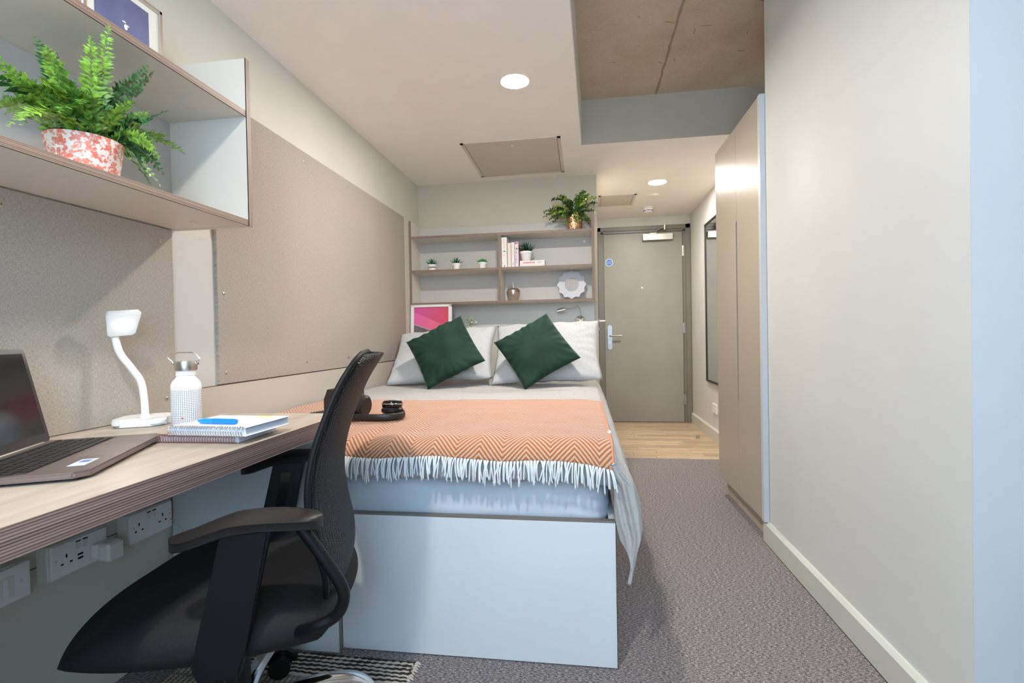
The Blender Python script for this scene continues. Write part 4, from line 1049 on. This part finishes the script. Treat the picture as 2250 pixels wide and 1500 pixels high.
# ------------------------------------------------------------------ things on the headboard shelves
ZB2 = 1.5125
white_pot = M('matt_white_pot', (232, 230, 226), .6)
succ_m = leafm('succulent_green', (36, 110, 62)); succ_d = leafm('succulent_dark', (22, 66, 40))
def succulent(x, y, z, s, mat, label, style, n=22):
    e = empty('potted_succulent', (x, y, z), label, 'plant', 'succulents in white pots')
    if style == 'band':
        B().lathe([(.022*s, 0), (.0245*s, .002), (.027*s, .024*s)], 28).build('pot', white_pot, e, world=False, smooth=True)
        B().lathe([(.0235*s, .024*s), (.0238*s, .032*s)], 28).build('pot_band', M('band_brown', (128, 112, 96), .6), e, world=False, smooth=True)
        B().lathe([(.0335*s, .032*s), (.034*s, .052*s), (.031*s, .052*s), (.001, .048*s)], 28).build('pot_rim', white_pot, e, world=False, smooth=True); top = .048*s
    else:
        B().lathe([(.0225*s, 0), (.024*s, .002), (.0305*s, .040*s)], 28).build('pot', white_pot, e, world=False, smooth=True)
        B().lathe([(.034*s, .040*s), (.0345*s, .053*s), (.031*s, .053*s), (.001, .049*s)], 28).build('pot_rim', white_pot, e, world=False, smooth=True); top = .049*s
    r_ = random.Random(int(x*1000)); b = B()
    for i in range(n):
        a = i*2.399; el = math.radians(85-62*(i/n)**.8 + r_.uniform(-6, 6)); L = s*(.050+r_.uniform(0, .016)) if style != 'rose' else s*(.032+.012*(i/n))
        wv = s*(.0050 if style != 'rose' else .011)
        d = Vector((math.cos(a)*math.cos(el), math.sin(a)*math.cos(el), math.sin(el))); sd = Vector((-math.sin(a), math.cos(a), 0)); nr = d.cross(sd)
        o = Vector((math.cos(a), math.sin(a), 0))*.006*s*(i/n)*2+Vector((0, 0, top))
        V = [o-sd*wv*.6, o+sd*wv*.6, o+d*L*.5+sd*wv, o+d*L*.5-sd*wv, o+d*L, o+d*L*.4-nr*wv*.7, o+d*L*.45+nr*wv*.5]
        b._add(V, [(0, 1, 2, 5), (0, 5, 3), (2, 4, 5), (5, 4, 3), (1, 0, 3, 6), (1, 6, 2), (2, 6, 4), (6, 3, 4)])
    b.build('leaves', mat, e, world=False, smooth='all'); return e
succulent(-1.198, 3.87, ZB2, 1.0, succ_m, 'small succulent in white pot with brown band, nearest the pinboard wall', 'band')
succulent(-.995, 3.87, ZB2, 1.0, succ_m, 'small spiky succulent in white rimmed pot, middle of the three tiny ones', 'rim')
succulent(-.783, 3.87, ZB2, 1.02, leafm('succulent_bright', (48, 128, 66)), 'small rosette succulent in plain white pot, just left of the shelf divider', 'rose', 18)
succulent(-.432, 3.865, ZB2+.048, 1.42, succ_d, 'larger dark spiky succulent in white pot standing on lying books', 'rim', 34)
def book(x0, x1, z1, y0, y1, cover, label, lean=0, name='book', lying=False, z0=ZB2+.0005):
    e = empty(name, ((x0+x1)/2, (y0+y1)/2, z0), label, 'book', 'books on the headboard shelf')
    cx = (x0+x1)/2
    if not lying:
        B().rbox(x0, x1, y0, y0+.003, z0, z1, .001, 1).box(x0, x0+.0015, y0, y1, z0, z1).box(x1-.0015, x1, y0, y1, z0, z1).build('cover', cover, e)
        B().box(x0+.0015, x1-.0015, y0+.003, y1-.002, z0+.002, z1-.003).build('pages', page, e)
    else:
        B().rbox(x0, x1, y0, y0+.003, z0, z1, .001, 1).box(x0, x1, y0, y1, z0, z0+.0015).box(x0, x1, y0, y1, z1-.0015, z1).build('cover', cover, e)
        B().box(x0+.002, x1-.003, y0+.003, y1-.002, z0+.0015, z1-.0015).build('pages', M('book_pages', (226, 214, 192), .7), e)
    return e
def spine(e, x, zs, mat):
    for (za, zb, xw) in zs: B().box(x-xw, x+xw, 3.8195, 3.8205, za, zb).build('spine_mark', mat, e)
ink = M('spine_ink', (90, 88, 96), .6); pinkc = M('spine_pink', (198, 70, 130), .5); peach = M('spine_peach', (238, 206, 184), .6)
bw = M('book_cover_white', (226, 222, 220), .5); bw2 = M('book_cover_cream', (224, 214, 202), .5); bw3 = M('book_cover_rose', (222, 208, 212), .5)
e_ = book(-.620, -.577, 1.748, 3.82, 3.98, bw, 'thickest and tallest white book, standing against the shelf divider'); spine(e_, -.599, ((1.66, 1.735, .006), (1.60, 1.61, .01)), peach); spine(e_, -.598, ((1.52, 1.53, .004), (1.635, 1.642, .009)), ink)
e_ = book(-.573, -.546, 1.702, 3.82, 3.96, bw2, 'white book standing second from the shelf divider'); spine(e_, -.56, ((1.55, 1.68, .0025),), peach)
e_ = book(-.543, -.518, 1.706, 3.82, 3.96, bw, 'slim white book standing third from the shelf divider'); spine(e_, -.531, ((1.60, 1.69, .003),), peach); spine(e_, -.531, ((1.53, 1.545, .002),), ink)
e_ = book(-.515, -.487, 1.710, 3.82, 3.96, bw3, 'pale rose book with a pink and black mark at the spine top'); spine(e_, -.506, ((1.69, 1.706, .006),), pinkc); spine(e_, -.495, ((1.694, 1.704, .003),), ink); spine(e_, -.504, ((1.645, 1.66, .002), (1.62, 1.632, .003), (1.59, 1.603, .002), (1.565, 1.578, .003), (1.545, 1.555, .002)), ink)
e_ = book(-.483, -.466, 1.69, 3.86, 3.97, M('book_cover_brown', (120, 84, 74), .6), 'dark brown book standing half hidden behind the larger succulent')
e_ = book(-.482, -.285, 1.522, 3.82, 3.96, bw2, 'thin cream book lying flat at the bottom of the small stack', lying=True)
e_ = book(-.478, -.285, ZB2+.0475, 3.82, 3.96, bw, 'thicker pale book with red lettering lying under the larger succulent', lying=True, z0=1.5225)
rl = M('spine_red_letters', (214, 90, 84), .5)
for i in range(11): B().box(-.452+i*.0085, -.446+i*.0085, 3.8195, 3.8205, 1.537+(i % 3)*.001, 1.549).build('spine_letter', rl, e_)
B().box(-.345, -.305, 3.8195, 3.8205, 1.545, 1.547).box(-.34, -.315, 3.8195, 3.8205, 1.538, 1.540).build('spine_mark', ink, e_)

# metal apple jar
ap = empty('apple_jar', (-.541, 3.875, 1.2545), 'brushed silver apple-shaped jar with leaf and stalk on the lower shelf', 'ornament')
pewter = M('pewter', (188, 176, 164), .3, .95)
B().lathe([(.028, 0), (.036, .005), (.050, .035), (.0535, .06), (.0535, .068)], 40).build('jar_body', pewter, ap, smooth=True, world=False)
B().lathe([(.0538, .069), (.052, .082), (.042, .096), (.028, .101), (.012, .096), (.001, .092)], 40).build('lid', pewter, ap, smooth=True, world=False)
B().tube([(0, 0, .09), (.002, 0, .115), (-.001, 0, .142)], [.006, .0055, .004], 10).build('stalk', chrome, ap, smooth=True, world=False)
lb_ = B()
def lf(u, v):
    a = (u-.5)*2; t = v; wv = .018*math.sin(math.pi*t)**.8; return Vector((-.004-.036*math.sin(t*1.6)+a*wv*.3, -.012-a*wv, .108+.018*math.sin(t*3)-.030*t*t))
lb_.grid(lf, 6, 10); lo_ = lb_.build('leaf', pewter, ap, smooth='all', world=False); q_ = lo_.modifiers.new('t', 'SOLIDIFY'); q_.thickness = .002

# scalloped mirror
sc_ = empty('scalloped_mirror', (-.085, 3.93, 1.2545), 'round wavy-edged grey mirror leaning in the lower shelf', 'mirror')
mt = Matrix.Translation((0, .03, .1185)) @ Matrix.Rotation(math.radians(-9), 4, 'X') @ Matrix.Rotation(math.pi/2, 4, 'X')
N = 12; out = []
for i in range(N*8):
    a = 2*math.pi*i/(N*8); ph = (i % 8)/8; out.append((a, .1170-.014*math.sin(math.pi*ph)))
vs = [(r*math.cos(a), r*math.sin(a), 0) for a, r in out]+[(r*math.cos(a), r*math.sin(a), .014) for a, r in out]+[(.054*math.cos(a), .054*math.sin(a), .010) for a, r in out]
n_ = len(out); fs = [tuple(range(n_))[::-1]]
for i in range(n_): j = (i+1) % n_; fs += [(i, j, n_+j, n_+i), (n_+i, n_+j, 2*n_+j, 2*n_+i)]
b = B(); b._add(vs, fs, mt); b.build('scalloped_frame', M('frame_lilac_grey', (196, 197, 204), .45), sc_, world=False)
B().cyl((0, 0, .0095), .0545, .0015, 40, mt=mt).build('mirror_glass', mirror_m, sc_, world=False)
B().tube([(.0555*math.cos(t), .0555*math.sin(t), .011) for t in [2*math.pi*i/40 for i in range(40)]], .002, 6, closed=True, mt=mt).build('rim', M('rim_cream', (222, 218, 204), .4), sc_, smooth='all', world=False)

# plant in gold pot on top
gp_ = empty('potted_boxwood', (-.055, 3.875, 1.781), 'leafy green plant in a shiny hammered gold pot on the top shelf', 'plant')
gold = M('hammered_gold', (216, 178, 140), .16, 1, bump=(60, .8, .012))
B().lathe([(.045, 0), (.058, .008), (.064, .035), (.060, .065), (.054, .098), (.054, .118), (.051, .118), (.05, .10), (.001, .10)], 40).build('pot', gold, gp_, smooth=True, world=False)
lg = [leafm('box_leaf_dark', (52, 78, 34)), leafm('box_leaf_mid', (94, 126, 44)), leafm('box_leaf_lime', (150, 172, 66))]
rb = random.Random(21)
for i in range(56):
    k = i/56; right = i % 2
    tx = rb.uniform(-.235, -.03) if not right else rb.uniform(.0, .16); tz = .145+rb.uniform(-.09, .125)*(1 if abs(tx) < .17 else .4); 
    if i in (0, 2): tx, tz = -.11, .27
    if i in (1, 3): tx, tz = .08, .27
    if i == 4: tx, tz = -.235, .12
    if i == 5: tx, tz = .165, .19
    ty = rb.uniform(-.09, .06); b = B(); P = bez((rb.uniform(-.02, .02), rb.uniform(-.02, .02), .10), (tx*.5, ty*.5, max(.17, tz+.03)), (tx, ty, tz), 12); b.tube(P, .0012, 4)
    for p in P[3:]:
        for q in range(5):
            d = Vector((rb.uniform(-1, 1), rb.uniform(-1, 1), rb.uniform(-.4, 1))).normalized(); L = rb.uniform(.012, .020); sd = d.cross(Vector((rb.uniform(-1, 1), rb.uniform(-1, 1), rb.uniform(-1, 1)))).normalized()*L*.42
            o = p+d*.002; b._add([o, o+d*L*.3+sd*.8, o+d*L*.75+sd*.9, o+d*L*1.05, o+d*L*.75-sd*.9, o+d*L*.3-sd*.8], [(0, 1, 2, 3), (0, 3, 4, 5)])
    b.build('leafy_stem', lg[rb.choice((0, 0, 1, 1, 2))], gp_, world=False, keep_normals=True)

# pink poster in white frame
ar = empty('framed_poster', (-1.183, 3.74, ZT), 'white-framed pink sky and grey roof print leaning behind the pillow', 'picture')
am = Matrix.Translation((0, 0, .002)) @ Matrix.Rotation(math.radians(-4.5), 4, 'X')
b = B(); AW, AH = .333, .572
for q in ((-AW/2, -AW/2+.026, 0, AH), (AW/2-.026, AW/2, 0, AH), (-AW/2, AW/2, 0, .026), (-AW/2, AW/2, AH-.020, AH)): b.rbox(q[0], q[1], -.012, .012, q[2], q[3], .002, 1, mt=am)
b.build('frame', M('white_frame', (232, 228, 224), .4), ar, world=False)
def pinkm():
    t = NT('pink_sky_print'); tc = t.tc((1, 1, 1)); s = t.node('ShaderNodeSeparateXYZ'); t.l.new(tc, s.inputs[0])
    g = t.math('ADD', t.math('MULTIPLY', s.outputs[0], 2.6), .5); 
    dg = t.math('ADD', t.math('MULTIPLY', s.outputs[0], -.45), -.0); band = t.math('GREATER_THAN', t.math('SUBTRACT', s.outputs[2], dg), .455)
    cl_ = t.ramp(g, [(.05, rgb(222, 104, 168)), (.5, rgb(238, 112, 148)), (.95, rgb(236, 96, 92))])
    c2 = t.ramp(g, [(.05, rgb(206, 88, 160)), (.5, rgb(208, 84, 128)), (.95, rgb(218, 74, 88))])
    mx = t.node('ShaderNodeMixRGB'); t.l.new(band, mx.inputs[0]); t.l.new(cl_, mx.inputs[1]); t.l.new(c2, mx.inputs[2]); t.col(mx.outputs[0]); t.b.inputs['Roughness'].default_value = .35; return t.m
B().box(-AW/2+.026, AW/2-.026, -.004, .0, .026, AH-.020, mt=am).build('print', pinkm(), ar, world=False)
rfm = M('roof_print', (104, 98, 98), .5, var=(60, .2))
B().prism([(-AW/2+.027, .335), (-AW/2+.027, .415), (.0, .365), (.075, .345), (.12, .30), (.0, .30)], -.0052, -.0042, 'y', mt=am).build('roof_shape', rfm, ar, world=False)
B().prism([(-AW/2+.027, .415), (-AW/2+.027, .422), (.03, .362), (.028, .356)], -.0058, -.0052, 'y', mt=am).build('roof_edge', M('roof_light', (190, 170, 172), .5), ar, world=False)

# reading lamp on headboard
rl_ = empty('reading_lamp', (-.022, 4.0, 1.09), 'chrome gooseneck reading lamp on the headboard wall', 'lamp')
B().lathe([(.042, 0), (.043, .008), (.038, .018), (.02, .026), (.001, .028)], 40, mt=Matrix.Rotation(math.pi/2, 4, 'X')).build('wall_rose', chrome, rl_, smooth=True, world=False)
B().tube(catmull([(0, -.02, .03), (.004, -.05, .065), (-.004, -.06, .10), (-.02, -.065, .112), (-.04, -.07, .10), (-.085, -.075, .094), (-.12, -.08, .09)], 6), .0042, 10).build('gooseneck', chrome, rl_, smooth='all', world=False)
hm2 = Matrix.Translation((-.12, -.08, .09)) @ Matrix.Rotation(math.radians(-104), 4, 'Y') 
B().cyl((0, 0, 0), .0175, .058, 24, mt=hm2).cyl((0, 0, -.006), .009, .008, 16, mt=hm2).cyl((0, 0, .02), .0182, .003, 24, mt=hm2).cyl((0, 0, .030), .0182, .003, 24, mt=hm2).cyl((0, 0, .040), .0182, .003, 24, mt=hm2).build('lamp_head', steel, rl_, smooth=True, world=False)

# pale sprig behind the cushion
spg = empty('dried_sprig', (-.90, 3.9, ZT), 'pale green leafy sprig standing behind the cushion point', 'plant')
b = B(); b.tube(bez((0, 0, 0), (.0, -.02, .2), (.005, -.04, .47), 12), .002, 5); b.tube(bez((.0, -.03, .33), (.0, -.04, .39), (-.035, -.05, .40), 6), .0012, 4); b.build('stem', leafm('sprig_stem', (96, 120, 70)), spg, world=False)
r_ = random.Random(4)
B_ = B()
for i in range(110):
    t = r_.uniform(.45, 1.0); o = Vector((.004+r_.uniform(-.02, .035), -.04+r_.uniform(-.02, .02), .47*t)); d = Vector((r_.uniform(-1, 1), r_.uniform(-1, .3), r_.uniform(-.2, 1))).normalized(); L = r_.uniform(.018, .034)
    sd = d.cross(Vector((.3, 1, .2))).normalized()*L*.4
    B_._add([o, o+d*L*.5+sd, o+d*L, o+d*L*.5-sd], [(0, 1, 2, 3)])
B_.build('leaves', leafm('sprig_leaf', (200, 210, 184)), spg, world=False, keep_normals=True)

# headphones on the bed
hp_ = empty('headphones', (-.795, 1.80, ZT+.009), 'glossy black over-ear headphones lying on the orange blanket', 'headphones')
hp_.scale = (1.22, 1.22, 1.22)
rubber = M('headband_rubber', (30, 27, 27), .42)
def P3(x, y, z): return Vector((x, y, z))
arc = [(-.075, -.030), (-.045, -.052), (0, -.060), (.05, -.056), (.085, -.035), (.092, .0), (.080, .035)]
B().tube(catmull([(x, y, .014) for x, y in arc], 5), [.0055]*31, 12, flat=2.1).build('headband', rubber, hp_, smooth='all', world=False)
hb_ = B().tube(catmull([(x*.97, y*.97, .014) for x, y in arc], 5), .004, 10, flat=2.0)
hb_.build('headband_lining', M('lining_dark', (40, 36, 36), .7), hp_, smooth='all', world=False)
def cup(c, ax_, r=.033):
    z = Vector(ax_).normalized(); x = z.cross(Vector((0, 0, 1))) if abs(z.z) < .9 else Vector((1, 0, 0)); x.normalize(); y = z.cross(x)
    m = Matrix(((x.x, y.x, z.x, c[0]), (x.y, y.y, z.y, c[1]), (x.z, y.z, z.z, c[2]), (0, 0, 0, 1)))
    B().lathe([(.001, .0), (.012, .001), (r*.8, .0), (r, .006), (r*1.02, .014), (r*.9, .019), (r*.5, .018)], 30, mt=m).build('ear_pad', rubber, hp_, smooth=True, world=False)
    B().lathe([(r*.92, .018), (r*.98, .022), (r*.98, .034), (r*.85, .040), (r*.3, .042), (.001, .042)], 30, mt=m).build('ear_cup', black_g, hp_, smooth=True, world=False)
    B().tube([m @ Vector((r*1.0*math.cos(t), r*1.0*math.sin(t), .030)) for t in [2*math.pi*i/30 for i in range(30)]], .0022, 6, closed=True).build('chrome_ring', chrome, hp_, smooth='all', world=False)
cup((-.022, -.012, .040), (-1, .15, .12), .036); cup((.050, .012, .016), (.05, .12, 1), .032)
B().tube([(-.075, -.030, .014), (-.07, -.02, .03), (-.062, -.008, .036)], .0055, 8).tube([(.080, .035, .014), (.07, .03, .035), (.055, .02, .045)], .0055, 8).build('yoke', black_g, hp_, smooth='all', world=False)

# folding camera left of it
fcam = empty('folding_camera', (-1.0, 1.93, ZT+.010), 'dark brown vintage folding camera standing open on the orange blanket', 'camera')
fcam.scale = (.84, .84, .84)
cm = M('camera_leather', (48, 36, 30), .5, bump=(260, .4, .001)); 
B().prism([(-.13, -.06), (.11, -.075), (.11, .06), (-.08, .06)], 0, .012, 'z').build('base_plate', cm, fcam, world=False)
B().prism([(-.085, .010), (.0, .010), (.0, .075), (-.03, .118), (-.066, .118), (-.085, .07)], -.01, .055, 'y').build('camera_back', cm, fcam, world=False)
B().box(-.055, -.040, -.0118, -.010, .056, .070).build('viewfinder_window', white_p, fcam, world=False)
for i in range(5): B().rbox(.0+i*.016, .014+i*.016, .0-i*.001, .05-i*.003, .012, .095-i*.008, .003, 1).build('bellows_fold', black_p, fcam, world=False)
B().rbox(.082, .10, -.005, .05, .012, .115, .003).cyl((.1, .022, .045), .018, .014, 20, 'x').build('lens_board', M('camera_maroon', (60, 26, 24), .35), fcam, world=False)
B().rbox(.02, .105, -.10, -.062, 0, .022, .004).build('front_flap', M('camera_dark_gloss', (34, 24, 22), .2), fcam, world=False)
